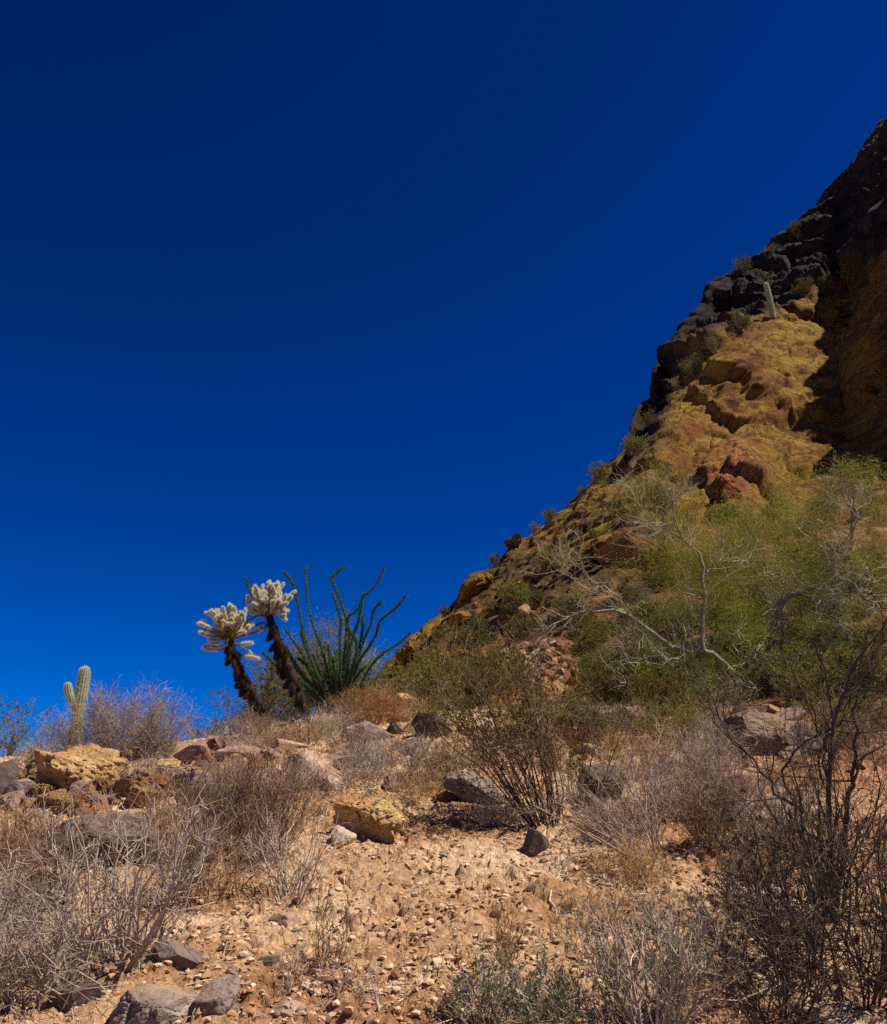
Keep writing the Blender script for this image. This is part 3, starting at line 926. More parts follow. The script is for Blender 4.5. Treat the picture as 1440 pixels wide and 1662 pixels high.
# outcrops that stand proud of the mountainside (foot point measured on the hill itself)
OUT = [  # label, centre px, py, distance, size m (x, y, z), material, seed, rotation, extra
    ('brick red split block on the slope below the golden face', 1194, 800, 50, (1.15, 0.5, 1.0), 'red_cliff', 105, (-0.3, 0.2, 0.3), dict(sub=6, cuts=9, lump=0.3, rough=0.1, plates=40, pamp=0.2, crack=0.1)),
    ('yellow topped overhanging ledge with a dark hollow beneath it', 968, 898, 33, (1.35, 1.8, 0.42), 'gold_cliff', 107, (0.05, -0.42, 0), dict(sub=5, cuts=8, rough=0.07)),
    ('red brown rock roofed by the yellow topped ledge', 1020, 906, 33.5, (0.95, 1.6, 0.75), 'red_cliff', 108, (0, 0.2, 0.3), dict(sub=5, cuts=10, rough=0.07)),
    ('rounded brown lip of rock low on the skyline', 772, 962, 49, (1.2, 2.2, 0.55), 'gold_cliff', 109, (0, -0.6, 0), dict(sub=5, cuts=4, lump=0.2, rough=0.06, depth=(0.7, 0.95))),
    ('small dark rock perched on the skyline beside a bush', 832, 884, 54, (0.62, 0.9, 0.32), 'dark_rock', 110, (0, -0.3, 0), dict(sub=5)),
    ('tan pink slab lodged in the slope under the skyline lip', 835, 962, 42, (0.75, 1.0, 0.3), 'rust_rock', 111, (0, -0.75, 0), dict(sub=5, cuts=12, rough=0.08)),
    ('dark rounded end of the ridge above the ocotillo', 664, 1068, 43, (0.6, 2.0, 0.5), 'gold_cliff', 112, (0, -0.7, 0), dict(sub=5, cuts=6)),
    ('orange rock in the bushes low on the hill', 748, 1010, 36, (0.55, 0.8, 0.36), 'red_cliff', 113, (0, -0.3, 0), dict(sub=5)),
    ('dark crag standing at the lowest end of the cliff', 1062, 684, 66, (0.9, 2.2, 1.5), 'basalt', 114, (0, -0.9, 0), dict(sub=6, cuts=24, rough=0.06, lump=0.3, plates=50, pamp=0.22, crack=0.12)),
]
for lab, px, py, d, dm, mt, sd, rot, ex in OUT:
    v, f = rock_shape(sd, dm, **ex)
    c_ = at(px, py, d)
    if max(dm) < 3.1 and mt != 'basalt':
        for dy in range(0, 60, 3):
            h = hit_hill(px, py + dy)
            if h is not None:
                sc_ = math.hypot(h[0], h[1]) / d
                v = v * sc_
                c_ = h + np.array([0, 0, min(dm) * sc_ * 0.3])
                break
    o = link('rock_outcrop', new_mesh('rock_outcrop', v, [f], False), M[mt], None, c_)
    o.rotation_euler = rot
    tag(o, lab, 'rock outcrop', 'outcrops on the mountainside')

bme_ = [[new_mesh('slope_rock', *(lambda r_: (r_[0], [r_[1]]))(rock_shape(900 + 10 * i + k, (1, 0.9, 0.75), 4, cuts=13, rough=0.08)), False) for k in range(3)] for i in range(3)]
# rubble of the reddish gully above the creosote
rng = np.random.default_rng(21)
gully = [rock_shape(300 + k, (1, 0.9, 0.75), 3, rough=0.08, cuts=9) for k in range(6)]
gm = [[new_mesh('rubble_stone', v, [f], False) for v, f in gully] for _ in range(3)]
for k in range(170):
    t = rng.random()
    px = 888 + rng.normal() * (26 + 26 * t)
    py = 1045 + 110 * t
    h = hit_hill(px, py)
    if h is None:
        continue
    kind = int(rng.choice(3, p=[0.55, 0.25, 0.2]))
    o = link('rubble_stone', gm[kind][k % 6], M[['rust_rock', 'yellow_rock', 'pale_rock'][kind]], None, h)
    s = math.hypot(h[0], h[1]) / FOC * (4 + 12 * rng.random() ** 2.2)
    o.scale = (s, s * 0.9, s * 0.8)
    o.rotation_euler = tuple(rng.random(3) * 6)
    tag(o, ('broken rust red stone in the rubble chute above the creosote bush', 'broken yellow stone in the rubble chute above the creosote bush',
            'broken whitish stone in the rubble chute above the creosote bush')[kind], 'stone', ('rust red rubble in the chute', 'yellow rubble in the chute', 'whitish rubble in the chute')[kind])

# rocks lying on the brushy apron of the hill
rng = np.random.default_rng(51)
n_ok = 0
for k in range(400):
    if n_ok >= 75:
        break
    px, py = rng.uniform(680, 1440), rng.uniform(720, 1080)
    top = np.interp(px, [640, 740, 850, 950, 1025, 1110, 1200, 1300, 1440], [1070, 985, 895, 810, 740, 770, 800, 800, 780])
    if py < top + 14:
        continue
    p = hit_hill(px, py)
    if p is None:
        continue
    n_ok += 1
    i = int(rng.choice(3, p=[0.5, 0.3, 0.2]))
    s = math.hypot(p[0], p[1]) / FOC * (4 + 9 * rng.random() ** 2)
    o = link('slope_rock', bme_[i][k % 3], M[('rust_rock', 'yellow_rock', 'grey_rock')[i]], None, p + np.array([0, 0, s * 0.2]))
    o.scale = (s * rng.uniform(0.9, 1.4), s, s * rng.uniform(0.7, 1.0))
    o.rotation_euler = (rng.normal() * 0.3, -0.4 + rng.normal() * 0.3, rng.random() * 6.3)
    tag(o, ('rust orange', 'yellow lichened', 'grey')[i] + ' rock among the bushes on the stony hillside', 'rock', ('rust orange', 'yellow lichened', 'grey')[i] + ' rocks on the hillside')

# the stony bank under the trees and along the crest
bank = [('rust_rock', 'rust brown stone'), ('pink_rock', 'pinkish stone'), ('tan_stone', 'tan stone'), ('dark_rock', 'dark stone'), ('yellow_rock', 'yellowish stone')]
bme = [[new_mesh('bank_stone', *(lambda r_: (r_[0], [r_[1]]))(rock_shape(700 + 10 * i + k, (1, 0.9, 0.7), 4, cuts=13)), False) for k in range(3)] for i in range(5)]
rng = np.random.default_rng(41)
for k in range(230):
    z_ = k % 3
    if z_ < 2:
        px, py = rng.uniform(830, 1440), 1165 + 100 * rng.random() ** 1.4
    else:
        px, py = rng.uniform(0, 820), 0
        py = np.interp(px, [0, 300, 500, 650, 820], [1290, 1235, 1225, 1200, 1190]) + rng.normal() * 22
    p, d = hit_ground(px, py)
    if d > 18:
        continue
    i = int(rng.choice(5, p=[0.27, 0.25, 0.24, 0.14, 0.10]))
    s = d / FOC * (5 + 17 * rng.random() ** 1.8)
    o = link('bank_stone', bme[i][k % 3], M[bank[i][0]], None, p + np.array([0, 0, s * 0.3]))
    o.scale = (s * rng.uniform(0.9, 1.3), s, s * rng.uniform(0.8, 1.1))
    o.rotation_euler = (rng.normal() * 0.4, rng.normal() * 0.4, rng.random() * 6.3)
    where = 'on the bank below the trees' if z_ < 2 else 'along the crest of the slope'
    tag(o, 'broken ' + bank[i][1] + ' among the rubble ' + where, 'stone', bank[i][1] + 's ' + where)

# loose stones on the open slope: single ones, then the gravel nobody could count
KINDS = [('tan_stone', 'loose tan stone'), ('rust_rock', 'loose rust brown stone'), ('pale_rock', 'loose whitish stone'), ('grey_rock', 'loose grey stone')]
sm = {}
for kk, (mt, _) in enumerate(KINDS):
    sm[mt] = []
    for k in range(6):
        v, f = rock_shape(500 + 10 * kk + k, (1, 0.85, 0.6), 3, rough=0.07, cuts=8, depth=(0.5, 0.9))
        sm[mt].append(new_mesh('loose_stone', v, [f], False))
for k in range(285):
    py = 1230 + 430 * rng.random() ** 0.85
    px = np.clip(690 + rng.normal() * 330, 5, 1435) if k % 3 else rng.uniform(20, 1420)
    p, d = hit_ground(px, py)
    kk = int(rng.choice(4, p=[0.5, 0.2, 0.15, 0.15]))
    mt, lb = KINDS[kk]
    s = (0.016 + 0.035 * rng.random() ** 2.5) * (1 + 0.06 * (d - 4))
    o = link('loose_stone', sm[mt][k % 6], M[mt], None, p + np.array([0, 0, s * 0.42]))
    o.scale = (s * rng.uniform(0.9, 1.4), s, s * rng.uniform(0.7, 1.1))
    o.rotation_euler = (rng.normal() * 0.4, rng.normal() * 0.4, rng.random() * 6.3)
    tag(o, lb + ' among the many scattered over the gravel slope', 'stone', lb + 's on the gravel slope')

N = 36000
bm = bmesh.new()
bmesh.ops.create_icosphere(bm, subdivisions=1, radius=1.0)
bm.verts.ensure_lookup_table()
v0 = np.array([v.co[:] for v in bm.verts])
f0 = np.array([[v.index for v in f.verts] for f in bm.faces])
bm.free()
rd = 3.2 * (17.0 / 3.2) ** (rng.random(N) ** 1.15)
ta = np.radians(rng.uniform(-28, 28, N))
x, y = rd * np.sin(ta), rd * np.cos(ta)
pz = np.stack([x, y, 0 * x], axis=1)
keep = rng.random(N) < 0.2 + 0.8 * sst(-0.15, 0.25, fbm(pz * 1.1 + 13, 3))
x, y, rd = x[keep], y[keep], rd[keep]
n = len(x)
size = np.minimum(np.exp(rng.normal(size=n) * 0.65), 2.6) * 0.0068 * (0.75 + 0.06 * rd)
z = G(x, y) + ground_relief(x, y, rd) + size * 0.2
loc = np.stack([x, y, z], axis=1)
v = v0[None] * (1 + 0.35 * rng.normal(size=(n, len(v0), 1))).clip(0.55, 1.5)
a = rng.random(n) * 6.28
ca, sa = np.cos(a), np.sin(a)
v = v * (size[:, None] * np.stack([rng.uniform(0.9, 1.6, n), np.ones(n), rng.uniform(0.5, 0.9, n)], axis=1))[:, None, :]
v = np.stack([v[..., 0] * ca[:, None] - v[..., 1] * sa[:, None], v[..., 0] * sa[:, None] + v[..., 1] * ca[:, None], v[..., 2]], axis=-1) + loc[:, None, :]
fc = (f0[None] + (np.arange(n) * len(v0))[:, None, None]).reshape(-1, 3)
m, nt, b = base_mat('gravel_stones', 0.95)
ge = nt.nodes.new('ShaderNodeNewGeometry')
c = ramp(nt, [(0.0, (0.22, 0.1, 0.05)), (0.25, (0.4, 0.22, 0.12)), (0.6, (0.5, 0.34, 0.21)), (0.85, (0.58, 0.45, 0.32)), (1.0, (0.3, 0.25, 0.22))], ge.outputs['Random Per Island'])
nt.links.new(c, b.inputs['Base Color'])
gravel = link('gravel', new_mesh('gravel', v.reshape(-1, 3), [fc]), m)
gravel['kind'] = 'stuff'

# straw and twig litter strewn over the soil
N = 5200
rd = 3.2 * (16.0 / 3.2) ** rng.random(N)
ta = np.radians(rng.uniform(-28, 28, N))
x, y = rd * np.sin(ta), rd * np.cos(ta)
keep = rng.random(N) < 0.12 + 0.88 * sst(0.0, 0.3, fbm(np.stack([x, y, 0 * x], axis=1) * 0.9 + 71, 3) + 0.25 * sst(1.0, 3.0, np.abs(x - 0.4)))
x, y, rd = x[keep], y[keep], rd[keep]
n = len(x)
a = rng.random(n) * 6.28
L = np.exp(rng.normal(size=n) * 0.5) * 0.075
t = np.linspace(-0.5, 0.5, 4)[None]
px_ = x[:, None] + np.cos(a)[:, None] * L[:, None] * t + rng.normal(size=(n, 4)) * 0.006
py_ = y[:, None] + np.sin(a)[:, None] * L[:, None] * t + rng.normal(size=(n, 4)) * 0.006
pz_ = G(px_.ravel(), py_.ravel()) + ground_relief(px_.ravel(), py_.ravel(), np.hypot(px_, py_).ravel()) + 0.006
S = np.stack([px_, py_, pz_.reshape(n, 4) + rng.random((n, 4)) * 0.014], axis=-1)
mb = MB()
mb.tubes(S, (0.0011 + 0.0016 * rng.random((n, 1)) ** 2) * np.ones((1, 4)), 3)
mb.build('litter', M['twig_pale'], kind='stuff')

# ================================================================== plants
def shrub(name, label, cat, base, H, R, stems=9, seed=0, mat='twig_grey', r0=0.008, arc=0.25, wig=0.12, n1=120, l1=0.35, s1=0.45, n2=300, l2=0.15, s2=0.5, up=0.15,
          leaf=None, nl=0, ll=0.02, lw=0.008, leaf_from=0.3, lean=(0, 0), group=None, fill=0.25, sides=4, split=True, twig=None, r2=0.0014, needle=False, leaf_up=0.4, droop=0.0, az=None):
    """A bush: stems fanning from one foot (parts), shoots in two orders and leaves (uncountable, one part each)."""
    rng = np.random.default_rng(seed)
    root = thing(name, label, cat, base, group)
    n = stems
    a = rng.random(n) * 2 * math.pi if az is None else np.radians(rng.uniform(az[0], az[1], n))
    rr_ = R * np.sqrt(fill + (1 - fill) * rng.random(n)) * rng.uniform(0.55, 1.0, n)
    hh = H * (1 - 0.35 * (rr_ / R) ** 2) * rng.uniform(0.72, 1.0, n)
    K = 7
    t = np.linspace(0, 1, K)[None, :]
    out = t ** (1 - arc)
    upz = t ** (1 + arc) - droop * t ** 3
    S = np.stack([np.cos(a)[:, None] * rr_[:, None] * out + lean[0] * H * t ** 1.3, np.sin(a)[:, None] * rr_[:, None] * out + lean[1] * H * t ** 1.3, hh[:, None] * upz - 0.03], axis=-1)
    S[..., 0] += 0.06 * R * np.cos(a)[:, None]
    S[..., 1] += 0.06 * R * np.sin(a)[:, None]
    w = rng.normal(size=S.shape)
    w[:, 1:] = 0.5 * w[:, 1:] + 0.5 * w[:, :-1]
    S[:, 1:] += w[:, 1:] * wig * 0.22 * H * np.array([1, 1, 0.6]) * t[0, 1:, None] ** 0.5
    srad = r0 * rng.uniform(0.7, 1.15, (n, 1)) * (1 - 0.72 * t)
    if split:
        for k in range(n):
            mb = MB()
            mb.tubes(S[k:k + 1], srad[k:k + 1], sides)
            mb.build('stem', M[mat], root, smooth=True)
    mb = MB()
    if not split:
        mb.tubes(S, srad, 3)
    P1, q1 = grow(S, n1, 0.18, 0.98, l1, s1, up, 4, 0.24 + wig, rng, srad)
    rad1 = np.minimum(q1, r0 * 0.55)[:, None] * np.linspace(1, 0.4, 4)[None]
    mb.tubes(P1, np.maximum(rad1, r2), 3)
    P2 = P1
    if n2:
        P2, _ = grow(P1, n2, 0.2, 1.0, l2, s2, up, 3, 0.25 + wig, rng)
        mb.tubes(P2, r2 * np.linspace(1.1, 0.55, 3)[None], 3)
    mb.build('twigs', M[twig or mat], root, kind='stuff')
    if leaf and nl:
        lb = MB()
        i = rng.integers(0, len(P2), nl)
        tt = leaf_from + (1 - leaf_from) * rng.random(nl)
        k = np.minimum((tt * (P2.shape[1] - 1)).astype(int), P2.shape[1] - 2)
        f = (tt * (P2.shape[1] - 1) - k)[:, None]
        p = P2[i, k] * (1 - f) + P2[i, k + 1] * f
        d = unit(unit(P2[i, k + 1] - P2[i, k]) * 0.6 + rng.normal(size=(nl, 3)) * 0.7 + np.array([0, 0, leaf_up]))
        if needle:
            lb.blades(p, d, ll * rng.uniform(0.6, 1.4, nl), lw)
        else:
            lb.leaves(p, d, ll * rng.uniform(0.6, 1.3, nl), lw * rng.uniform(0.7, 1.2, nl), rng)
        lb.build('foliage', M[leaf], root, kind='stuff')
    return root


def foot(px, py, d=None):
    """Base point and metres per photograph pixel: on the slope, or behind the crest at distance d."""
    if d is None:
        p, d = hit_ground(px, py)
    else:
        p = at(px, py, d)
        p[2] = float(G(p[0], p[1]))
    return p, d / FOC


def bush_px(label, px, py, w, h, seed, name='dry_shrub', cat='shrub', d=None, top=None, **kw):
    p, s = foot(px, py, d)
    H = h * s
    if top is not None:
        H = at(px, top, d)[2] - p[2]
    return shrub(name, label, cat, p, H, w * s / 2, seed=seed, **kw)


def tuft(label, px, py, w, h, seed, n=160, mat='straw', group=None, name='grass_tuft', droop=0.35, bw=0.0035):
    """A bunch of dry grass: bent blades from one foot."""
    p, s = foot(px, py)
    rng = np.random.default_rng(seed)
    H, R = h * s, w * s / 2
    a = rng.random(n) * 6.283
    r = R * rng.random(n) ** 0.6
    hh = H * rng.uniform(0.45, 1.0, n)
    t = np.linspace(0, 1, 5)[None]
    x = np.cos(a)[:, None] * r[:, None] * (0.12 + 0.88 * t ** 1.5)
    y = np.sin(a)[:, None] * r[:, None] * (0.12 + 0.88 * t ** 1.5)
    z = hh[:, None] * (t - droop * t ** 3 * (r / R)[:, None] * 1.5)
    S = np.stack([x, y, z - 0.01], axis=-1)
    S[:, 1:] += rng.normal(size=S[:, 1:].shape) * 0.02 * H
    mb = MB()
    mb.tubes(S, bw * 0.5 * (1 - 0.75 * t), 3)
    o = mb.build(name, M[mat], None, p)
    return tag(o, label, 'grass tuft', group)


# ---- teddy bear chollas -------------------------------------------------------------
def joint_mesh(name, seed, spines, slen, swid, body):
    """One cholla joint 1 m long along +Z, with its coat of spines: two meshes."""
    rng = np.random.default_rng(seed)
    K, S = 8, 10
    t = np.linspace(0, 1, K)
    r = body * np.sin(np.pi * (0.1 + 0.86 * t)) ** 0.5
    r[-1] *= 0.45
    path = np.stack([0.03 * np.sin(3 * t), 0.03 * np.cos(2.5 * t) - 0.03, t], axis=1)[None]
    mb = MB()
    mb.tubes(path, r[None], S)
    bodym = new_mesh(name, np.concatenate(mb.v), mb.f, True)
    u = rng.random(spines) ** 0.8
    a = rng.random(spines) * 6.283
    rr_ = np.interp(u, t, r) * 0.97
    p = np.stack([np.cos(a) * rr_, np.sin(a) * rr_, u], axis=1)
    d = unit(np.stack([np.cos(a), np.sin(a), (u - 0.35) * 1.5], axis=1) + 0.45 * rng.normal(size=(spines, 3)))
    sb = MB()
    sb.blades(p, d, slen * rng.uniform(0.6, 1.2, spines), swid)
    return bodym, new_mesh('spines', np.concatenate(sb.v), sb.f)


JN = [joint_mesh('joint', 40 + k, 1050, 0.25, 0.013, 0.135) for k in range(3)]
JO = [joint_mesh('joint', 50 + k, 600, 0.2, 0.013, 0.12) for k in range(3)]
JD = [joint_mesh('joint', 60 + k, 420, 0.2, 0.02, 0.24) for k in range(3)]


def put_joint(parent, a, b, kind, rng, off):
    meshes, fm, sm_ = {'new': (JN, 'cholla_flesh', 'cholla_spine'), 'old': (JO, 'cholla_flesh', 'cholla_old_spine'), 'dead': (JD, 'cholla_dead', 'cholla_dead_spine')}[kind]
    bm_, sp_ = meshes[int(rng.integers(0, 3))]
    o = link('joint', bm_, M[fm], parent, a - off)
    v = Vector(b - a)
    L = v.length
    th_ = {'new': 1.0, 'old': 0.85, 'dead': 1.0}[kind] * rng.uniform(0.9, 1.1)
    fat = max(min(L, 0.15), 0.115) * th_
    o.rotation_euler = v.to_track_quat('Z', 'Y').to_euler()
    o.scale = (fat, fat, L)
    s = link('spines', sp_, M[sm_], o)
    s['kind'] = 'stuff'


def cholla(label, base_px, d, trunk, neck, tips, seed, extra=(), r0=0.07, clutter=62):
    rng = np.random.default_rng(seed)
    base = at(*base_px, d)
    base[2] = min(base[2], float(G(base[0], base[1])) + 0.05)
    root = thing('teddy_bear_cholla', label, 'cactus', base)
    pts = [at(px, py, d + dd) for px, py, dd in trunk]
    pts[0] = base - np.array([0, 0, 0.05])
    T_ = resample(pts, 22)
    rad_ = r0 * np.linspace(1.1, 0.62, 22) * (1 + 0.12 * rng.normal(size=22))
    mb = MB()
    mb.tubes((T_ - base)[None], rad_[None], 10)
    mb.build('trunk', M['cholla_dead'], root, smooth=True)
    # coat of dark spines on the trunk
    n = 2600
    u = rng.random(n) * 20.9
    k = u.astype(int)
    f = (u - k)[:, None]
    c = T_[k] * (1 - f) + T_[k + 1] * f
    dr = unit(rng.normal(size=(n, 3)) * np.array([1, 1, 0.5]))
    sb = MB()
    sb.blades(c + dr * 0.9 * np.interp(u, np.arange(22), rad_)[:, None] - base, unit(dr + 0.5 * rng.normal(size=(n, 3))), 0.035, 0.005)
    sb.build('trunk_spines', M['cholla_dead_spine'], root, kind='stuff')
    for _ in range(clutter):                                     # dead joints hanging along the trunk
        u = rng.uniform(2.0, 19.5)
        k = int(u)
        c = T_[k] + (T_[k + 1] - T_[k]) * (u - k)
        dr = unit(rng.normal(size=3) * np.array([1, 1, 0.15]))
        a_ = c + dr * 0.045
        put_joint(root, a_, a_ + dr * rng.uniform(0.02, 0.09) + np.array([0, 0, -1]) * rng.uniform(0.07, 0.15), 'dead', rng, base)
    nk = at(*neck, d)
    fill_ = []
    for _ in range(34):                                          # shorter branches that fill the crown
        q_ = tips[int(rng.integers(0, len(tips)))]
        w_ = rng.uniform(0.45, 0.92)
        fill_.append((neck[0] + (q_[0] - neck[0]) * w_ + rng.normal() * 6, neck[1] + (q_[1] - neck[1]) * w_ + rng.normal() * 5, rng.uniform(-0.3, 0.3)))
    for px, py, dd in list(tips) + fill_:                        # living branches: a chain of joints to each tip
        tp = at(px + rng.normal() * 2.5, py + rng.normal() * 2.5, d + dd)
        L = np.linalg.norm(tp - nk)
        mid = nk + (tp - nk) * 0.55 + np.array([0, 0, -0.10 * L + 0.02]) + rng.normal(size=3) * 0.04
        nj = max(2, int(round(L / 0.115)))
        C = resample([nk + rng.normal(size=3) * 0.03, mid, tp], nj + 1)
        for j in range(nj):
            put_joint(root, C[j], C[j + 1], 'new' if j >= nj - 2 and j > 0 else 'old', rng, base)
        # a side bud near each tip
        for _ in range(int(rng.integers(0, 3))):
            b0 = C[-2] + (C[-1] - C[-2]) * rng.uniform(0.1, 0.9)
            put_joint(root, b0, b0 + unit(tp - nk + rng.normal(size=3) * 0.6 * L + np.array([0, 0, 0.4 * L])) * rng.uniform(0.05, 0.11), 'new', rng, base)
    for P_ in extra:
        C = [at(px, py, d + dd) for px, py, dd in P_]
        for j in range(len(C) - 1):
            put_joint(root, C[j], C[j + 1], 'new' if j == len(C) - 2 else 'old', rng, base)
    return root


def zc(zx, zy):
    return 300 + zx / 3.6, 890 + zy / 3.6


def tr(pts, dd=0.0):
    return [(*zc(x, y), dd * k / max(1, len(pts) - 1)) for k, (x, y) in enumerate(pts)]


DC = 12.6
rng = np.random.default_rng(5)
tipsL = [(80, 478), (122, 432), (160, 372), (180, 395), (222, 332), (262, 338), (300, 338), (328, 362), (352, 385), (322, 425), (208, 418), (282, 400), (112, 580), (445, 460), (238, 372), (190, 350), (310, 385), (255, 372), (275, 365), (345, 410), (150, 400)]
cholla('bent teddy bear cactus with dark leaning trunk and shaggy white crown', zc(485, 990), DC, tr([(485, 990), (440, 930), (395, 860), (350, 775), (312, 700), (282, 620), (270, 545)]), zc(268, 520),
       [(*zc(x, y), rng.uniform(-0.28, 0.28)) for x, y in tipsL], 71,
       extra=[tr([(275, 560), (330, 560), (395, 552)], -0.1), tr([(290, 610), (350, 632), (432, 642)], -0.15), tr([(330, 575), (370, 600), (400, 628)], 0.1), tr([(270, 570), (190, 592), (105, 582)], 0.1)])
tipsR = [(358, 282), (402, 240), (432, 218), (460, 210), (490, 205), (522, 206), (556, 216), (566, 246), (592, 270), (645, 242), (596, 310), (604, 360), (590, 410), (420, 335), (380, 350), (445, 290), (490, 262), (530, 258), (470, 245), (415, 275), (545, 300), (505, 235), (570, 330), (440, 245), (548, 240)]
cholla('straight teddy bear cactus with brown trunk standing close to the ocotillo', zc(715, 1015), DC + 0.25, tr([(715, 1015), (690, 905), (645, 800), (600, 700), (562, 600), (532, 520), (505, 440), (495, 395)]), zc(495, 370),
       [(*zc(x, y), rng.uniform(-0.3, 0.3)) for x, y in tipsR], 72,
       extra=[tr([(490, 400), (430, 390), (375, 420), (340, 455)], -0.1), tr([(470, 430), (410, 450), (350, 490)], 0.1), tr([(380, 420), (350, 415), (320, 440)], 0.0)], r0=0.07)

# ---- ocotillo -----------------------------------------------------------------------
OC = [
    [(865, 940), (800, 860), (750, 800), (705, 770)], [(875, 940), (830, 850), (790, 740), (765, 690)], [(885, 940), (868, 830), (858, 740)], [(900, 938), (905, 830), (912, 720)], [(915, 938), (950, 860), (985, 790), (1000, 740)], [(925, 936), (985, 880), (1030, 840), (1055, 790)],
    [(855, 945), (770, 880), (700, 830), (650, 790)], [(895, 938), (885, 800), (870, 700), (866, 640)], [(905, 938), (940, 800), (955, 700)], [(845, 948), (740, 890), (680, 860)],
    [(845, 935), (800, 800), (740, 640), (700, 520), (680, 430), (655, 290), (625, 190), (575, 135)],
    [(880, 935), (860, 850), (830, 700), (800, 580), (765, 490), (735, 390), (712, 250), (710, 105)],
    [(905, 930), (915, 750), (935, 600), (945, 480), (940, 390), (905, 290), (870, 210), (862, 165), (930, 108)],
    [(900, 930), (905, 800), (910, 650), (905, 520), (912, 420), (890, 340), (865, 258)],
    [(925, 930), (945, 760), (965, 610), (985, 510), (1012, 440), (1030, 350), (1042, 262)],
    [(950, 915), (985, 750), (1020, 620), (1055, 520), (1090, 440), (1108, 352), (1160, 308)],
    [(940, 925), (980, 780), (1020, 660), (1080, 570), (1125, 490), (1142, 420), (1230, 350), (1296, 272)],
    [(960, 930), (1030, 800), (1080, 700), (1150, 620), (1240, 560), (1322, 490)],
    [(850, 950), (800, 870), (740, 740), (690, 620), (640, 550), (578, 458)],
    [(830, 950), (720, 800), (620, 650), (540, 480), (430, 330), (380, 240), (355, 168)],
    [(830, 950), (720, 830), (620, 740), (520, 670), (455, 608)],
    [(820, 930), (730, 800), (650, 680), (588, 575)],
    [(930, 905), (970, 730), (1010, 600), (1036, 500), (1040, 395)],
    [(860, 940), (830, 860), (760, 700), (700, 560), (680, 480)],
    [(890, 930), (880, 850), (855, 700), (838, 560)],
    [(935, 620), (962, 520), (950, 440), (958, 395), (1012, 358), (1050, 280), (1125, 205), (1166, 112)],
    [(945, 900), (990, 700), (1005, 560), (975, 500), (945, 455)],
    [(870, 945), (800, 830), (770, 740), (745, 620)],
    [(915, 930), (930, 760), (945, 640), (975, 540)],
    [(860, 940), (790, 780), (720, 690), (660, 640)], [(890, 940), (870, 780), (850, 690)], [(920, 935), (960, 840), (1010, 740), (1060, 690)], [(880, 940), (900, 800), (890, 640), (880, 600)],
    [(850, 945), (760, 850), (700, 790), (660, 760)], [(930, 930), (1000, 850), (1050, 800)], [(900, 935), (930, 820), (980, 700), (1000, 640)], [(870, 940), (840, 800), (800, 690)], [(910, 935), (950, 800), (1000, 760), (1030, 700)],
]
DO = 13.6
rng = np.random.default_rng(9)
ob = at(*zc(885, 945), DO)
ob[2] = float(G(ob[0], ob[1]))
oc = thing('ocotillo', 'tall ocotillo with many wand like stems thickly clad in green leaves', 'ocotillo', ob)
for k, pts in enumerate(OC):
    dd = rng.uniform(-0.55, 0.55)
    if k == 25:
        dd = 0.0
    C = [at(*zc(x, y), DO + dd * (j / (len(pts) - 1))) for j, (x, y) in enumerate(pts)]
    if k != 25:
        C[0] = ob + (C[0] - ob) * np.array([0.6, 1, 0]) + np.array([0, rng.uniform(-.12, .12), -0.03])
    S = resample(C, 26) - ob
    mb = MB()
    mb.tubes(S[None], np.linspace(0.019, 0.011, 26)[None], 6)
    so = mb.build('stem', M['ocotillo_stem'], oc, smooth=True)
    L = np.linalg.norm(np.diff(S, axis=0), axis=1).sum()
    n = int(640 * L)
    u = (0.05 + 0.95 * rng.random(n)) * 25 * 0.9999
    i = u.astype(int)
    f = (u - i)[:, None]
    c = S[i] * (1 - f) + S[i + 1] * f
    tan = unit(S[i + 1] - S[i])
    r = rng.normal(size=(n, 3))
    r = unit(r - tan * (r * tan).sum(1, keepdims=True))
    lb = MB()
    lb.leaves(c + r * 0.012, unit(r + 0.75 * tan + 0.3 * rng.normal(size=(n, 3))), rng.uniform(0.014, 0.034, n), rng.uniform(0.008, 0.013, n), rng)
    lb.build('foliage', M['ocotillo_leaf'], so, kind='stuff')

# ---- saguaros -----------------------------------------------------------------------


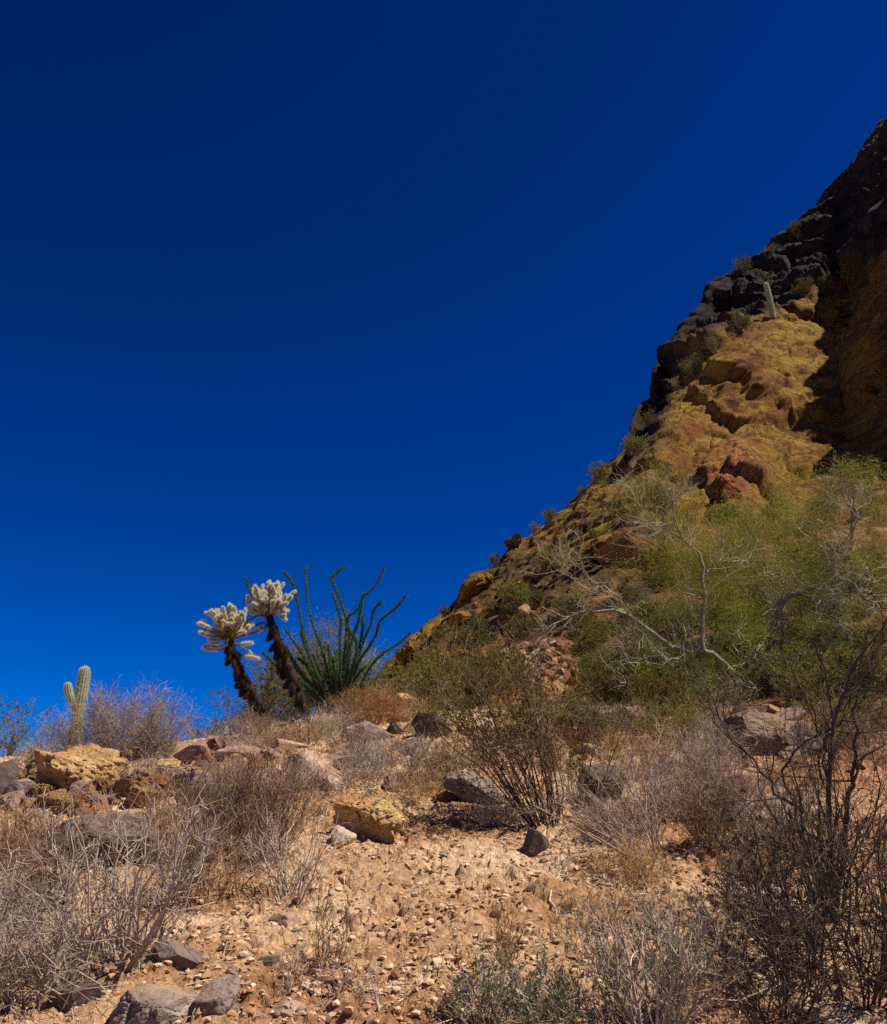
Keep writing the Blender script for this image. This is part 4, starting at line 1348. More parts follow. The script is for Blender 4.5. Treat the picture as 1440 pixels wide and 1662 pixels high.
def saguaro_limb(path, rads, ribs, name, parent, seed):
    rng = np.random.default_rng(seed)
    P_ = np.asarray(path)
    K = 30
    C = resample(P_, K)
    t = np.linspace(0, 1, K)
    r = np.interp(t, np.linspace(0, 1, len(rads)), rads)
    cap = np.clip((1 - t) / 0.09, 0, 1)
    r = r * np.sqrt(np.clip(1 - (1 - cap) ** 2, 0.002, 1))
    S = ribs * 4
    tn = unit(np.gradient(C, axis=0))
    a = unit(np.cross(tn, np.array([0.1, 1.0, 0.0])))
    b_ = np.cross(tn, a)
    ang = np.arange(S) * 2 * math.pi / S
    mod = 1 + 0.07 * np.cos(ang * ribs)
    ring = a[:, None, :] * np.cos(ang)[None, :, None] + b_[:, None, :] * np.sin(ang)[None, :, None]
    v = C[:, None, :] + ring * (r[:, None] * mod[None])[..., None]
    idx = np.arange(K * S).reshape(K, S)
    nx = np.roll(idx, -1, 1)
    qd = np.stack([idx[:-1], nx[:-1], nx[1:], idx[1:]], -1).reshape(-1, 4)
    o = link(name, new_mesh(name, v.reshape(-1, 3), [qd], True), M['saguaro_skin'], parent)
    m_ = 60                                                       # spine clusters down every rib
    ri = np.repeat(np.arange(ribs), m_ * 5)
    u = np.tile(np.repeat(np.linspace(0.02, 0.995, m_), 5), ribs) * (K - 1)
    i = np.minimum(u.astype(int), K - 2)
    f = (u - i)[:, None]
    sv = v[:, ::4]
    p = sv[i, ri] * (1 - f) + sv[i + 1, ri] * f
    cc = C[i] * (1 - f) + C[i + 1] * f
    d = unit(unit(p - cc) + 0.8 * rng.normal(size=p.shape))
    sb = MB()
    sb.blades(p, d, float(np.max(rads)) * 0.28, float(np.max(rads)) * 0.05)
    sb.build('spines', M['saguaro_spine'], o, kind='stuff')
    return o


DS = 27.0
sb_ = at(128, 1165, DS)
sb_[2] = hill_down(sb_[0], sb_[1]) - 0.1
sg = thing('saguaro', 'pale saguaro with one upraised arm behind the twiggy bush on the crest', 'cactus', sb_, 'saguaros')
q_ = lambda x, y, dd=0.0: at(x, y, DS + dd) - sb_
saguaro_limb([np.array([0, 0, 0.0]), q_(126, 1165), q_(131, 1130), q_(136, 1100), q_(138.5, 1081)], [0.14, 0.155, 0.16, 0.145, 0.105], 15, 'trunk', sg, 1)
saguaro_limb([q_(127, 1143), q_(119, 1139, -0.1), q_(114, 1131, -0.15), q_(111, 1119, -0.15), q_(110, 1107, -0.15)], [0.07, 0.08, 0.095, 0.1, 0.08], 12, 'arm', sg, 2)
hp = hit_hill(1256, 512)
DS2 = min(max(math.hypot(hp[0], hp[1]), 60.0), 76.0) - 0.6
s2 = at(1255, 512, DS2)
sg2 = thing('saguaro', 'lone armless saguaro leaning on top of the golden outcrop', 'cactus', s2 - np.array([0, 0, 0.3]), 'saguaros')
saguaro_limb([np.array([0, 0, 0.0]), at(1252, 495, DS2) - s2, at(1247, 473, DS2) - s2, at(1242, 453, DS2) - s2], [0.2, 0.22, 0.23, 0.19], 14, 'trunk', sg2, 3)

# ---- shrubs on the crest --------------------------------------------------------------
bush_px('broad greyish twiggy bush on the crest in front of the pale saguaro', 200, 1252, 215, 118, 201, stems=30, mat='twig_purple', r0=0.007, n1=900, l1=0.38, n2=3600, l2=0.17, wig=0.25, fill=0.1, r2=0.0013, d=10.6)
bush_px('low outlier of purple twigs beside the brown rounded boulder', 262, 1256, 95, 62, 202, stems=10, mat='twig_purple', r0=0.005, n1=200, l1=0.26, n2=700, l2=0.13, wig=0.3, r2=0.0013, d=10.8)
bush_px('small tangle of grey twigs before the dry fountain shaped tuft', 90, 1262, 110, 50, 203, stems=10, mat='twig_purple', r0=0.005, n1=200, l1=0.2, n2=600, l2=0.12, wig=0.3, r2=0.0013)
bush_px('small dry grey bush hiding the foot of the pale saguaro', 122, 1252, 100, 74, 298, stems=14, mat='twig_purple', r0=0.005, n1=260, l1=0.3, n2=900, l2=0.14, wig=0.28, d=10.9)
tuft('fountain shaped dry tuft of pale arching blades beside the purple bush', 52, 1248, 66, 78, 204, n=130, mat='straw_pale', droop=0.6, bw=0.009, name='dry_tuft')
bush_px('green leafy branch tips at the picture edge beyond the crest', -8, 1260, 75, 120, 205, name='green_shrub', stems=9, mat='twig_brown', n1=160, l1=0.5, n2=500, l2=0.2, leaf='bush_leaf', nl=3500, ll=0.035, lw=0.013, d=13.5, top=1130)
bush_px('faint green bush behind the foot of the pale saguaro', 95, 1200, 110, 80, 206, name='green_shrub', stems=10, mat='twig_brown', n1=200, l1=0.5, n2=600, l2=0.2, leaf='bush_leaf', nl=5000, ll=0.04, lw=0.014, d=19, top=1148)
bush_px('hazy green bush behind the bent trunk of the cactus', 398, 1180, 105, 90, 207, name='green_shrub', stems=10, mat='twig_brown', n1=240, l1=0.5, n2=800, l2=0.22, leaf='bush_leaf', nl=8000, ll=0.03, lw=0.011, d=16.5, top=1120)
bush_px('low grey green bush trailing along the crest beside the brown boulder', 335, 1215, 90, 50, 208, name='green_shrub', stems=9, mat='twig_grey', n1=200, l1=0.3, n2=600, l2=0.15, leaf='bush_leaf', nl=2500, ll=0.025, lw=0.01, d=14, top=1172)
bush_px('olive bush filling the gap between the two cactus trunks', 450, 1180, 110, 120, 209, name='green_shrub', stems=12, mat='twig_brown', n1=280, l1=0.5, n2=1000, l2=0.22, leaf='pv_leaf', nl=16000, ll=0.05, lw=0.014, d=16, top=1062, needle=True)
bush_px('dark stemmed leafless bush at the foot of the straight cactus', 492, 1218, 100, 62, 210, stems=9, mat='twig_dark', r0=0.009, n1=50, l1=0.25, n2=110, l2=0.12, wig=0.3)
bush_px('brown straw and twigs heaped under the bent cactus', 445, 1205, 150, 44, 211, stems=14, mat='twig_brown', r0=0.005, n1=300, l1=0.25, n2=900, l2=0.13, wig=0.35)
bush_px('pale broken twigs in front of the chollas', 400, 1222, 110, 50, 212, stems=12, mat='twig_pale', r0=0.005, n1=80, l1=0.2, n2=160, l2=0.1, wig=0.3)
bush_px('fresh green bush growing close behind the ocotillo stems', 535, 1185, 170, 150, 291, name='green_shrub', stems=16, mat='twig_brown', n1=320, l1=0.5, n2=1100, l2=0.22, leaf='bush_leaf', nl=12000, ll=0.05, lw=0.016, d=14.8, top=1062, needle=True)
bush_px('grey twig bush beneath the ocotillo stems', 545, 1190, 110, 46, 213, stems=12, mat='twig_grey', r0=0.005, n1=220, l1=0.25, n2=700, l2=0.12, wig=0.3)
bush_px('round orange brown dry bush beside the foot of the ocotillo', 606, 1182, 145, 62, 214, stems=22, mat='straw_orange', r0=0.004, n1=600, l1=0.28, n2=2200, l2=0.13, wig=0.25, fill=0.1)
bush_px('straw coloured dry bush between the orange bush and the creosote', 690, 1190, 100, 66, 215, stems=16, mat='straw', r0=0.004, n1=300, l1=0.25, n2=1000, l2=0.13, wig=0.25)
bush_px('grey dead brush above the yellow boulder', 640, 1270, 190, 72, 216, stems=20, mat='twig_grey', r0=0.005, n1=420, l1=0.26, n2=1300, l2=0.12, wig=0.28)
bush_px('pale upright dead stalks behind the yellow boulder', 575, 1285, 120, 66, 217, stems=16, mat='twig_pale', r0=0.005, n1=90, l1=0.22, n2=200, l2=0.1, wig=0.15)
bush_px('dull brown brush under the creosote near the low tan boulder', 745, 1275, 160, 80, 218, stems=16, mat='twig_brown', r0=0.005, n1=360, l1=0.28, n2=1200, l2=0.13, wig=0.3)

BANK = [(880, 1240, 120, 60, 'twig_brown', 'brown brush on the bank beside the orange red rock'), (970, 1200, 110, 55, 'twig_grey', 'grey brush in the shade at the foot of the nearest palo verde'),
        (1060, 1200, 130, 60, 'twig_brown', 'brown brush under the low dead limb of the nearest palo verde'), (1150, 1210, 90, 55, 'twig_grey', 'grey brush close beside the smooth layered boulder'),
        (1400, 1250, 130, 80, 'twig_brown', 'brown brush behind the black stems beyond the dark cracked boulder'), (1290, 1290, 150, 50, 'straw', 'straw coloured brush on the rusty bank below the layered boulder'),
        (840, 1200, 110, 60, 'straw', 'straw coloured brush under the crown of the creosote'), (1220, 1330, 120, 60, 'twig_purple', 'purplish brush on the rusty bank beside the dark shrub')]
GREEN_BANK = [(905, 1205, 120, 70, 'creosote_leaf', 'olive brown bush between the orange red rock and the bank'), (985, 1212, 120, 64, 'bush_leaf', 'dull green bush at the foot of the arching limb'), (1085, 1216, 150, 74, 'pv_leaf', 'yellow green bush on the bank under the bare upright limb'),
              (1165, 1190, 100, 70, 'bush_leaf', 'dark green bush just beyond the smooth layered boulder'), (1345, 1222, 130, 80, 'pv_leaf', 'yellow green bush behind the black stems on the bank'), (1425, 1210, 120, 90, 'bush_leaf', 'dull green bush on the bank at the picture edge')]
for k, (px, py, w, h, lf, lab) in enumerate(GREEN_BANK):
    bush_px(lab, px, py, w, h, 295 + k, name='green_shrub', stems=12, mat='twig_brown', r0=0.006, n1=220, l1=0.3, n2=700, l2=0.16, wig=0.25, leaf=lf, nl=5000, ll=0.04, lw=0.009, needle=True)
for k, (px, py, w, h, mt, lab) in enumerate(BANK):
    bush_px(lab, px, py, w, h, 270 + k, stems=14, mat=mt, r0=0.005, n1=240, l1=0.24, n2=800, l2=0.12, wig=0.3)
for k, (px, py, w, h, lab) in enumerate([(415, 1200, 100, 40, 'faded brush at the foot of the bent cactus'), (520, 1205, 90, 44, 'faded brush between the straight cactus and the ocotillo'), (460, 1222, 120, 36, 'low straw brush on the crest in front of the two cacti'), (370, 1232, 90, 36, 'low brush on the crest beside the long pink slab'), (560, 1222, 110, 40, 'low dull brush in front of the flat grey slab')]):
    bush_px(lab, px, py, w, h, 285 + k, stems=16, mat=['twig_brown', 'straw_pale', 'straw', 'twig_grey', 'twig_brown'][k], r0=0.005, n1=260, l1=0.22, n2=800, l2=0.11, wig=0.3)

# ---- shrubs on the near slope ---------------------------------------------------------
bush_px('big grey dead bush with crooked thick twigs near the bottom corner', 185, 1590, 420, 270, 221, stems=28, mat='twig_grey', r0=0.0075, arc=0.1, wig=0.26, n1=210, l1=0.26, s1=0.5, n2=420, l2=0.13, s2=0.55, up=0.3, r2=0.0018, fill=0.15, sides=5)
bush_px('dense dark tangle of dead twigs at the bottom corner', 50, 1640, 300, 190, 222, stems=26, mat='twig_purple', r0=0.007, wig=0.35, n1=420, l1=0.26, n2=1300, l2=0.12, up=0.1, r2=0.0014)
bush_px('brown feathery dry bush by the picture edge above the dark tangle', 45, 1490, 200, 125, 223, stems=18, mat='twig_brown', r0=0.004, wig=0.2, n1=260, l1=0.3, n2=800, l2=0.14, up=0.4)
bush_px('tall brown upright bush of fine twigs beside the grey slab', 345, 1400, 150, 140, 224, stems=18, mat='twig_brown', r0=0.004, wig=0.15, n1=300, l1=0.3, n2=1000, l2=0.14, up=0.5)
bush_px('tallest brown upright bush with grey tips beside the pale dead bush', 432, 1410, 150, 175, 225, stems=20, mat='twig_brown', r0=0.004, wig=0.15, n1=340, l1=0.32, n2=1200, l2=0.14, up=0.5)
bush_px('brown brush in front of the tall upright bushes', 330, 1470, 170, 115, 226, stems=16, mat='twig_brown', r0=0.004, wig=0.2, n1=220, l1=0.28, n2=700, l2=0.13, up=0.4)
bush_px('open pale dead bush with fanned bare stems on the gravel', 474, 1482, 170, 150, 227, stems=18, mat='twig_pale', r0=0.0065, wig=0.14, n1=80, l1=0.26, s1=0.35, n2=130, l2=0.11, up=0.3, arc=0.05)
bush_px('fallen bundle of dead brown twigs before the rubble pile', 262, 1352, 140, 52, 228, stems=18, mat='twig_brown', r0=0.006, wig=0.2, n1=150, l1=0.25, n2=400, l2=0.1, lean=(0.5, 0))
bush_px('small green and brown sprouts at the bottom of the gravel', 535, 1590, 95, 125, 229, name='sprout', cat='plant', stems=9, mat='twig_brown', r0=0.003, wig=0.12, n1=50, l1=0.12, n2=90, l2=0.06, up=0.6, leaf='grey_leaf', nl=420, ll=0.012, lw=0.005)
bush_px('dead twigs sprawling below the green sprouts', 505, 1640, 190, 70, 230, stems=10, mat='twig_purple', r0=0.004, wig=0.3, n1=50, l1=0.2, n2=90, l2=0.1)
bush_px('few pale bare stalks at the bottom edge of the gravel', 640, 1675, 130, 130, 231, name='dry_stalk_clump', cat='plant', stems=6, mat='twig_pale', r0=0.004, wig=0.14, n1=10, l1=0.12, n2=0, up=0.5)
bush_px('thin dry stalks standing on the gravel near the leafy bush', 835, 1600, 95, 110, 232, name='dry_stalk_clump', cat='plant', stems=8, mat='twig_brown', r0=0.003, wig=0.1, n1=60, l1=0.12, n2=100, l2=0.05, up=0.7, leaf='bush_leaf', nl=150, ll=0.01, lw=0.004)

MIDDRY = [(500, 1300, 130, 60, 'twig_grey', 'low grey brush below the rounded pinkish boulder'), (680, 1300, 110, 46, 'straw', 'thin straw brush beside the crumbled yellow boulder'), (600, 1250, 130, 48, 'twig_brown', 'brown low brush between the flat grey slab and the yellow boulder'),
          (250, 1290, 90, 46, 'straw_pale', 'pale dry brush growing among the rubble'), (20, 1400, 130, 80, 'twig_brown', 'brown dry brush below the dark boulder at the picture edge'), (800, 1345, 100, 40, 'twig_grey', 'grey twigs in the shade of the creosote'),
          (1010, 1440, 110, 44, 'straw', 'straw brush on the gravel before the long branched dead bush'), (1240, 1440, 140, 70, 'twig_brown', 'brown brush on the shady slope before the dark shrub'), (380, 1300, 120, 60, 'twig_grey', 'grey brush under the long flat pink slab')]
for k, (px, py, w, h, mt, lab) in enumerate(MIDDRY):
    bush_px(lab, px, py, w, h, 310 + k, stems=14, mat=mt, r0=0.0045, n1=200, l1=0.22, n2=600, l2=0.11, wig=0.28)

q_ = np.array([4.35, 3.9, float(G(4.35, 3.9))])  # unseen tree added beyond the frame to darken the lower right corner
shrub('palo_verde_tree', 'leafy palo verde added out of view to shade the dark shrub', 'tree', q_, 3.9, 1.4, stems=9, seed=330, mat='pv_bark', r0=0.05, arc=0.3, wig=0.14, n1=160, l1=0.9, n2=700, l2=0.4, up=0.1, leaf='pv_leaf', nl=26000, ll=0.1, lw=0.03, needle=True, twig='pv_twig', r2=0.004)

# ---- creosote and its neighbours ------------------------------------------------------
bush_px('large creosote bush with thin dark stems and small olive leaves', 890, 1352, 300, 330, 241, name='creosote_bush', stems=34, mat='twig_dark', r0=0.0075, arc=0.1, wig=0.2, n1=260, l1=0.5, s1=0.4, n2=1200, l2=0.2, s2=0.5, up=0.3, leaf='creosote_leaf', nl=15000, ll=0.021, lw=0.011, leaf_from=0.25, lean=(-0.28, 0.1), fill=0.05, twig='twig_brown')
bush_px('thin leaning shrub with dark red stems beside the creosote', 945, 1330, 130, 215, 242, stems=11, mat='twig_dark', r0=0.006, wig=0.12, n1=60, l1=0.35, s1=0.3, n2=180, l2=0.15, up=0.4, leaf='creosote_leaf', nl=800, ll=0.014, lw=0.007, lean=(0.18, 0))
bush_px('dead bush with long pale branches leaning towards the creosote', 1056, 1402, 210, 140, 243, stems=18, mat='twig_grey', r0=0.007, wig=0.12, n1=110, l1=0.35, s1=0.3, n2=240, l2=0.13, up=0.25, lean=(-0.55, 0.1), arc=0.0)
bush_px('dense straw pale tuft shaped bush on the bank', 1158, 1392, 110, 125, 244, stems=26, mat='straw_pale', r0=0.004, wig=0.12, n1=360, l1=0.28, s1=0.25, n2=700, l2=0.1, up=0.5, twig='twig_brown')
bush_px('purplish fine twigged brush behind the straw pale tuft', 1110, 1330, 210, 130, 245, stems=22, mat='twig_purple', r0=0.005, wig=0.25, n1=460, l1=0.34, n2=1700, l2=0.15)
bush_px('grey bare twigs on the bank above the purplish brush', 1150, 1262, 140, 90, 246, stems=14, mat='twig_grey', r0=0.005, wig=0.3, n1=220, l1=0.3, n2=700, l2=0.14)
bush_px('brown low brush at the dark foot of the leaning shrub', 1010, 1370, 150, 60, 247, stems=14, mat='twig_brown', r0=0.005, wig=0.3, n1=260, l1=0.26, n2=700, l2=0.12)
bush_px('dry yellowish brush below the trees beside the layered boulder', 1040, 1250, 170, 70, 248, stems=16, mat='straw', r0=0.004, wig=0.25, n1=320, l1=0.25, n2=900, l2=0.12)
bush_px('little green shrub growing against the layered boulder', 1195, 1252, 50, 50, 249, name='green_shrub', stems=8, mat='twig_brown', r0=0.003, n1=70, l1=0.14, n2=200, l2=0.07, leaf='bush_leaf', nl=1200, ll=0.016, lw=0.008)
bush_px('grey dead brush in the shade beyond the straw pale tuft', 1260, 1390, 150, 90, 250, stems=16, mat='twig_grey', r0=0.005, wig=0.3, n1=240, l1=0.28, n2=700, l2=0.13)

bush_px('grey green bush of thick upright twigs at the bottom edge', 1060, 1700, 310, 215, 251, name='green_shrub', stems=34, mat='twig_grey', r0=0.007, wig=0.2, arc=0.1, n1=320, l1=0.2, s1=0.45, n2=600, l2=0.08, up=0.5, leaf='grey_leaf', nl=3600, ll=0.014, lw=0.006, leaf_from=0.5, fill=0.1)
bush_px('leafy low green bush at the bottom edge beside the gravel', 850, 1690, 240, 110, 252, name='green_shrub', stems=22, mat='twig_grey', r0=0.004, wig=0.2, n1=260, l1=0.14, n2=600, l2=0.06, up=0.4, leaf='grey_leaf', nl=5200, ll=0.013, lw=0.007)
ds = bush_px('dark leafless shrub with long black stems against the layered boulder', 1350, 1500, 330, 330, 253, name='dark_shrub', stems=14, mat='twig_dark', r0=0.009, wig=0.2, arc=0.05, n1=130, l1=0.45, s1=0.5, n2=380, l2=0.2, up=0.3, fill=0.1, sides=5)
rng = np.random.default_rng(88)                                   # its longest stems, arching over
for pts, r_ in (([(1352, 1480), (1348, 1330), (1352, 1240), (1352, 1180), (1375, 1120), (1400, 1060), (1445, 995)], 0.014), ([(1362, 1480), (1378, 1330), (1385, 1250), (1388, 1180), (1396, 1120), (1440, 1040)], 0.014),
               ([(1345, 1480), (1325, 1360), (1300, 1310), (1258, 1290), (1244, 1256), (1213, 1225), (1186, 1200), (1160, 1160), (1148, 1140)], 0.011), ([(1345, 1470), (1290, 1320), (1268, 1250), (1300, 1212), (1345, 1186), (1385, 1166), (1445, 1168)], 0.01),
               ([(1350, 1480), (1345, 1330), (1338, 1240), (1330, 1180), (1308, 1122), (1275, 1085)], 0.008), ([(1360, 1480), (1340, 1300), (1336, 1200), (1365, 1150), (1410, 1110)], 0.009)):
    dd = rng.uniform(-0.25, 0.25)
    rb = np.array(ds.location)
    d0 = math.hypot(rb[0], rb[1])
    C = resample([rb + np.array([0, 0, -0.03])] + [at(x_, y_, d0 + dd) for x_, y_ in pts[1:]], 16) - rb
    C[2:] += rng.normal(size=C[2:].shape) * 0.012
    mb = MB()
    mb.tubes(C[None], np.linspace(r_, r_ * 0.3, 16)[None], 6)
    st_ = mb.build('stem', M['twig_dark'], ds, smooth=True)
    mb = MB()
    P1, q1 = grow(C[None], 14, 0.3, 1.0, 0.4, 0.6, 0.1, 6, 0.25, rng, np.linspace(r_, r_ * 0.3, 16)[None])
    mb.tubes(P1, np.maximum(q1[:, None] * np.linspace(1, 0.4, 6)[None], 0.0016), 4)
    P2, _ = grow(P1, 40, 0.2, 1.0, 0.16, 0.6, 0.1, 4, 0.3, rng)
    mb.tubes(P2, 0.0018 * np.linspace(1, 0.6, 4)[None], 3)
    mb.build('twigs', M['twig_dark'], st_, kind='stuff')
bush_px('black twigged shrub crowding the bottom corner below the dark stems', 1400, 1640, 330, 300, 254, name='dark_shrub', stems=18, mat='twig_dark', r0=0.007, wig=0.24, n1=230, l1=0.32, n2=700, l2=0.15, up=0.2)
bush_px('dark brush in the bottom corner under the broad leaved shrub', 1270, 1690, 240, 210, 256, name='dark_shrub', stems=12, mat='twig_dark', r0=0.006, wig=0.25, n1=140, l1=0.3, n2=380, l2=0.13, up=0.2)
jj = bush_px('broad leaved dark shrub with hanging oval leaves beside the dry grass', 1300, 1590, 250, 290, 255, name='broad_leaved_shrub', stems=16, mat='twig_dark', r0=0.007, wig=0.18, n1=140, l1=0.32, s1=0.5, n2=260, l2=0.13, up=0.1)
# its leaves, one by one
rng = np.random.default_rng(77)
s = 4.9 / FOC
v, f = [], []
u = np.linspace(0, 1, 7)
wv = np.sin(np.pi * u ** 0.85) * 0.24
lv = [(0, 0, 0)] + [(-wv[k], 0.05 * math.sin(3 * u[k]) + 0.04, -u[k]) for k in range(1, 6)] + [(0, 0.05, -1)] + [(wv[k], 0.05 * math.sin(3 * u[k]) + 0.04, -u[k]) for k in range(5, 0, -1)] + [(0, 0.05 * math.sin(3 * u[k]), -u[k]) for k in range(1, 6)]
mid = lambda k: 0 if k == 0 else (6 if k == 6 else 11 + k)
lt = []
for k in range(6):
    A, B_ = mid(k), mid(k + 1)
    l0, l1_ = (0 if k == 0 else k), k + 1
    r0_, r1_ = (0 if k == 0 else 12 - k), (6 if k == 5 else 11 - k)
    for t3 in ((A, B_, l1_), (A, l1_, l0), (A, r1_, B_), (A, r0_, r1_)):
        if len(set(t3)) == 3:
            lt.append(t3)
leaf_me = new_mesh('leaf', np.array(lv), [np.array(lt)], True)
tw = [c for c in jj.children if c.name.startswith('twigs')][0].data
co_ = np.empty(len(tw.vertices) * 3, np.float32)
tw.vertices.foreach_get('co', co_)
co_ = co_.reshape(-1, 3)
for k in range(190):
    p = co_[int(rng.integers(0, len(co_)))]
    L = rng.uniform(0.028, 0.055)
    o = link('leaf', leaf_me, M['jojoba_leaf'], jj, p)
    o.scale = (L, L, L)
    o.rotation_euler = (rng.normal() * 0.45, rng.normal() * 0.45, rng.random() * 6.28)

# ---- dry grass and fallen branches ----------------------------------------------------
GP = [(960, 1500, 40, 60), (925, 1490, 36, 52), (990, 1515, 40, 62), (1015, 1490, 30, 48), (900, 1515, 30, 40), (945, 1530, 34, 50), (1050, 1500, 34, 48), (880, 1470, 26, 36), (1080, 1470, 30, 40), (1000, 1450, 26, 34)]
for k, (px, py, w, h) in enumerate(GP):
    tuft('thin golden grass tuft in the dry patch before the grey green bush', px, py, w * 1.6, h * 1.25, 300 + k, n=90, mat='straw', group='golden grass tufts', bw=0.0028)
for k in range(26):
    r_ = np.random.default_rng(900 + k)
    px, py = [(560, 1235), (640, 1225), (720, 1235), (800, 1250), (560, 1190), (300, 1390), (370, 1430), (230, 1430), (60, 1420), (110, 1390), (520, 1330), (480, 1350), (1010, 1260), (1080, 1250), (980, 1270), (1220, 1290), (1300, 1300), (330, 1250), (420, 1245), (680, 1165), (655, 1180), (720, 1180), (30, 1370), (1130, 1230), (1180, 1410), (580, 1420)][k]
    tuft('small faded grass tuft among the stones and brush', px, py, r_.uniform(34, 60), r_.uniform(28, 50), 400 + k, n=70, mat='straw_pale' if k % 2 else 'straw', group='faded grass tufts', bw=0.003)


def branch(label, pts, r0, seed, mat='twig_pale', nt_=14, lift=0.03, d=None):
    """A dead branch lying on the slope along photograph points."""
    rng = np.random.default_rng(seed)
    C = []
    for px, py in pts:
        p, _ = hit_ground(px, py)
        C.append(p + np.array([0, 0, lift + rng.uniform(0, lift)]))
    C = resample(C, 14)
    C[1:] += rng.normal(size=C[1:].shape) * 0.008
    base = C[0].copy()
    mb = MB()
    rd_ = r0 * np.linspace(1, 0.35, 14)[None]
    mb.tubes((C - base)[None], rd_, 5)
    o = mb.build('dead_branch', M[mat], None, base, smooth=True)
    tag(o, label, 'dead branch')
    mb = MB()
    P1, q1 = grow((C - base)[None], nt_, 0.2, 1.0, 0.25, 0.5, 0.05, 5, 0.25, rng, rd_)
    mb.tubes(P1, np.maximum(q1[:, None] * np.linspace(1, 0.4, 5)[None], 0.0015), 3)
    P2, _ = grow(P1, nt_ * 2, 0.2, 1, 0.1, 0.5, 0.05, 4, 0.3, rng)
    mb.tubes(P2, 0.0016 * np.linspace(1, 0.5, 4)[None], 3)
    mb.build('twigs', M[mat], o, kind='stuff')


branch('bleached dead branch lying across the low tan boulder', [(722, 1306), (760, 1285), (800, 1272), (850, 1262)], 0.009, 1, lift=0.10)
branch('crooked bleached stick on the gravel below the dark grey stone', [(905, 1500), (893, 1470), (905, 1440), (930, 1420), (940, 1395)], 0.007, 2)
branch('pale forked branch at the foot of the creosote', [(860, 1400), (890, 1360), (905, 1325), (912, 1290)], 0.008, 3, lift=0.06)
branch('long bare stick leaning over the gravel beside the creosote', [(985, 1385), (950, 1360), (925, 1330), (915, 1300)], 0.007, 4, 'twig_grey', lift=0.08)
branch('thin pale stick by the foot of the purplish brush', [(1180, 1390), (1130, 1382), (1060, 1384)], 0.006, 5)
branch('grey stick lying under the tall brown bushes', [(560, 1455), (520, 1440), (480, 1452)], 0.005, 6, 'twig_grey')

# ---- palo verde trees -----------------------------------------------------------------


def z5(x, y):
    return 840 + x / 2.4, 780 + y / 2.4


def palo_verde(label, base_px, d, limbs, seed, crown, n_leaf, n1=200, n2=900, group='palo verde trees', leaf='pv_leaf', bark='pv_bark'):
    """Trunk and traced limbs (parts), twigs and hair-fine foliage. limbs: (points in zoom 5, depth drift, r0, r1). crown: list of (px, py, rx px, ry px, depth offset)."""
    rng = np.random.default_rng(seed)
    base = at(*base_px, d)
    base[2] = min(base[2] + 0.05, hill_down(base[0], base[1]) + 0.1) if base[2] > hill_down(base[0], base[1]) else base[2]
    root = thing('palo_verde_tree', label, 'tree', base, group)
    paths, radii = [], []
    for j, (pts, dd, r0, r1) in enumerate(limbs):
        C = [at(*z5(x, y), d + dd[0] + (dd[1] - dd[0]) * k / (len(pts) - 1)) for k, (x, y) in enumerate(pts)]
        S = resample(C, 14) - base
        S[1:-1] += rng.normal(size=S[1:-1].shape) * 0.02
        rd_ = np.linspace(r0, r1, 14) * 0.76
        mb = MB()
        mb.tubes(S[None], rd_[None], 7)
        mb.build('trunk' if j == 0 else 'limb', M[bark], root, smooth=True)
        paths.append(S)
        radii.append(rd_)
    PA, RA = np.array(paths), np.array(radii)
    mb = MB()
    P1, q1 = grow(PA, n1, 0.25, 1.0, 0.75, 0.6, 0.15, 6, 0.35, rng, RA)
    mb.tubes(P1, np.clip(q1, 0.0032, 0.010)[:, None] * np.linspace(1, 0.4, 6)[None], 4)
    P2, _ = grow(P1, n2, 0.15, 1.0, 0.4, 0.6, 0.1, 5, 0.35, rng)
    mb.tubes(P2, 0.0030 * np.linspace(1, 0.6, 5)[None], 3)
    mb.build('twigs', M['pv_twig'], root, kind='stuff')
    # crown: sprays of fine green twigs, in clumps through the crown's volume
    lb = MB()
    s = d / FOC
    tot = sum(c[2] * c[3] for c in crown)
    for cx, cy, rx, ry, dd in crown:
        n = int(n_leaf * rx * ry / tot)
        nc = max(6, n // 190)
        c0 = at(cx, cy, d + dd) - base
        u = unit(rng.normal(size=(nc, 3))) * (rng.random((nc, 1)) ** 0.4)
        cl = c0 + u * np.array([rx * s, (rx + ry) * 0.5 * s, ry * s])
        i = rng.integers(0, nc, n)
        axis = unit(rng.normal(size=(nc, 3)) * np.array([0.8, 0.8, 0.35]) + u * 0.6 + np.array([0, 0, 0.5]))
        p = cl[i] + rng.normal(size=(n, 3)) * (0.06 + 0.11 * rng.random((nc, 1))[i]) + axis[i] * rng.normal(size=(n, 1)) * 0.16
        dr = unit(axis[i] + 0.5 * rng.normal(size=(n, 3)))
        lb.blades(p, dr, rng.uniform(0.05, 0.16, n), rng.uniform(0.5, 1.1, n) * d / FOC)
    lb.build('crown', M[leaf], root, kind='stuff')
    return root


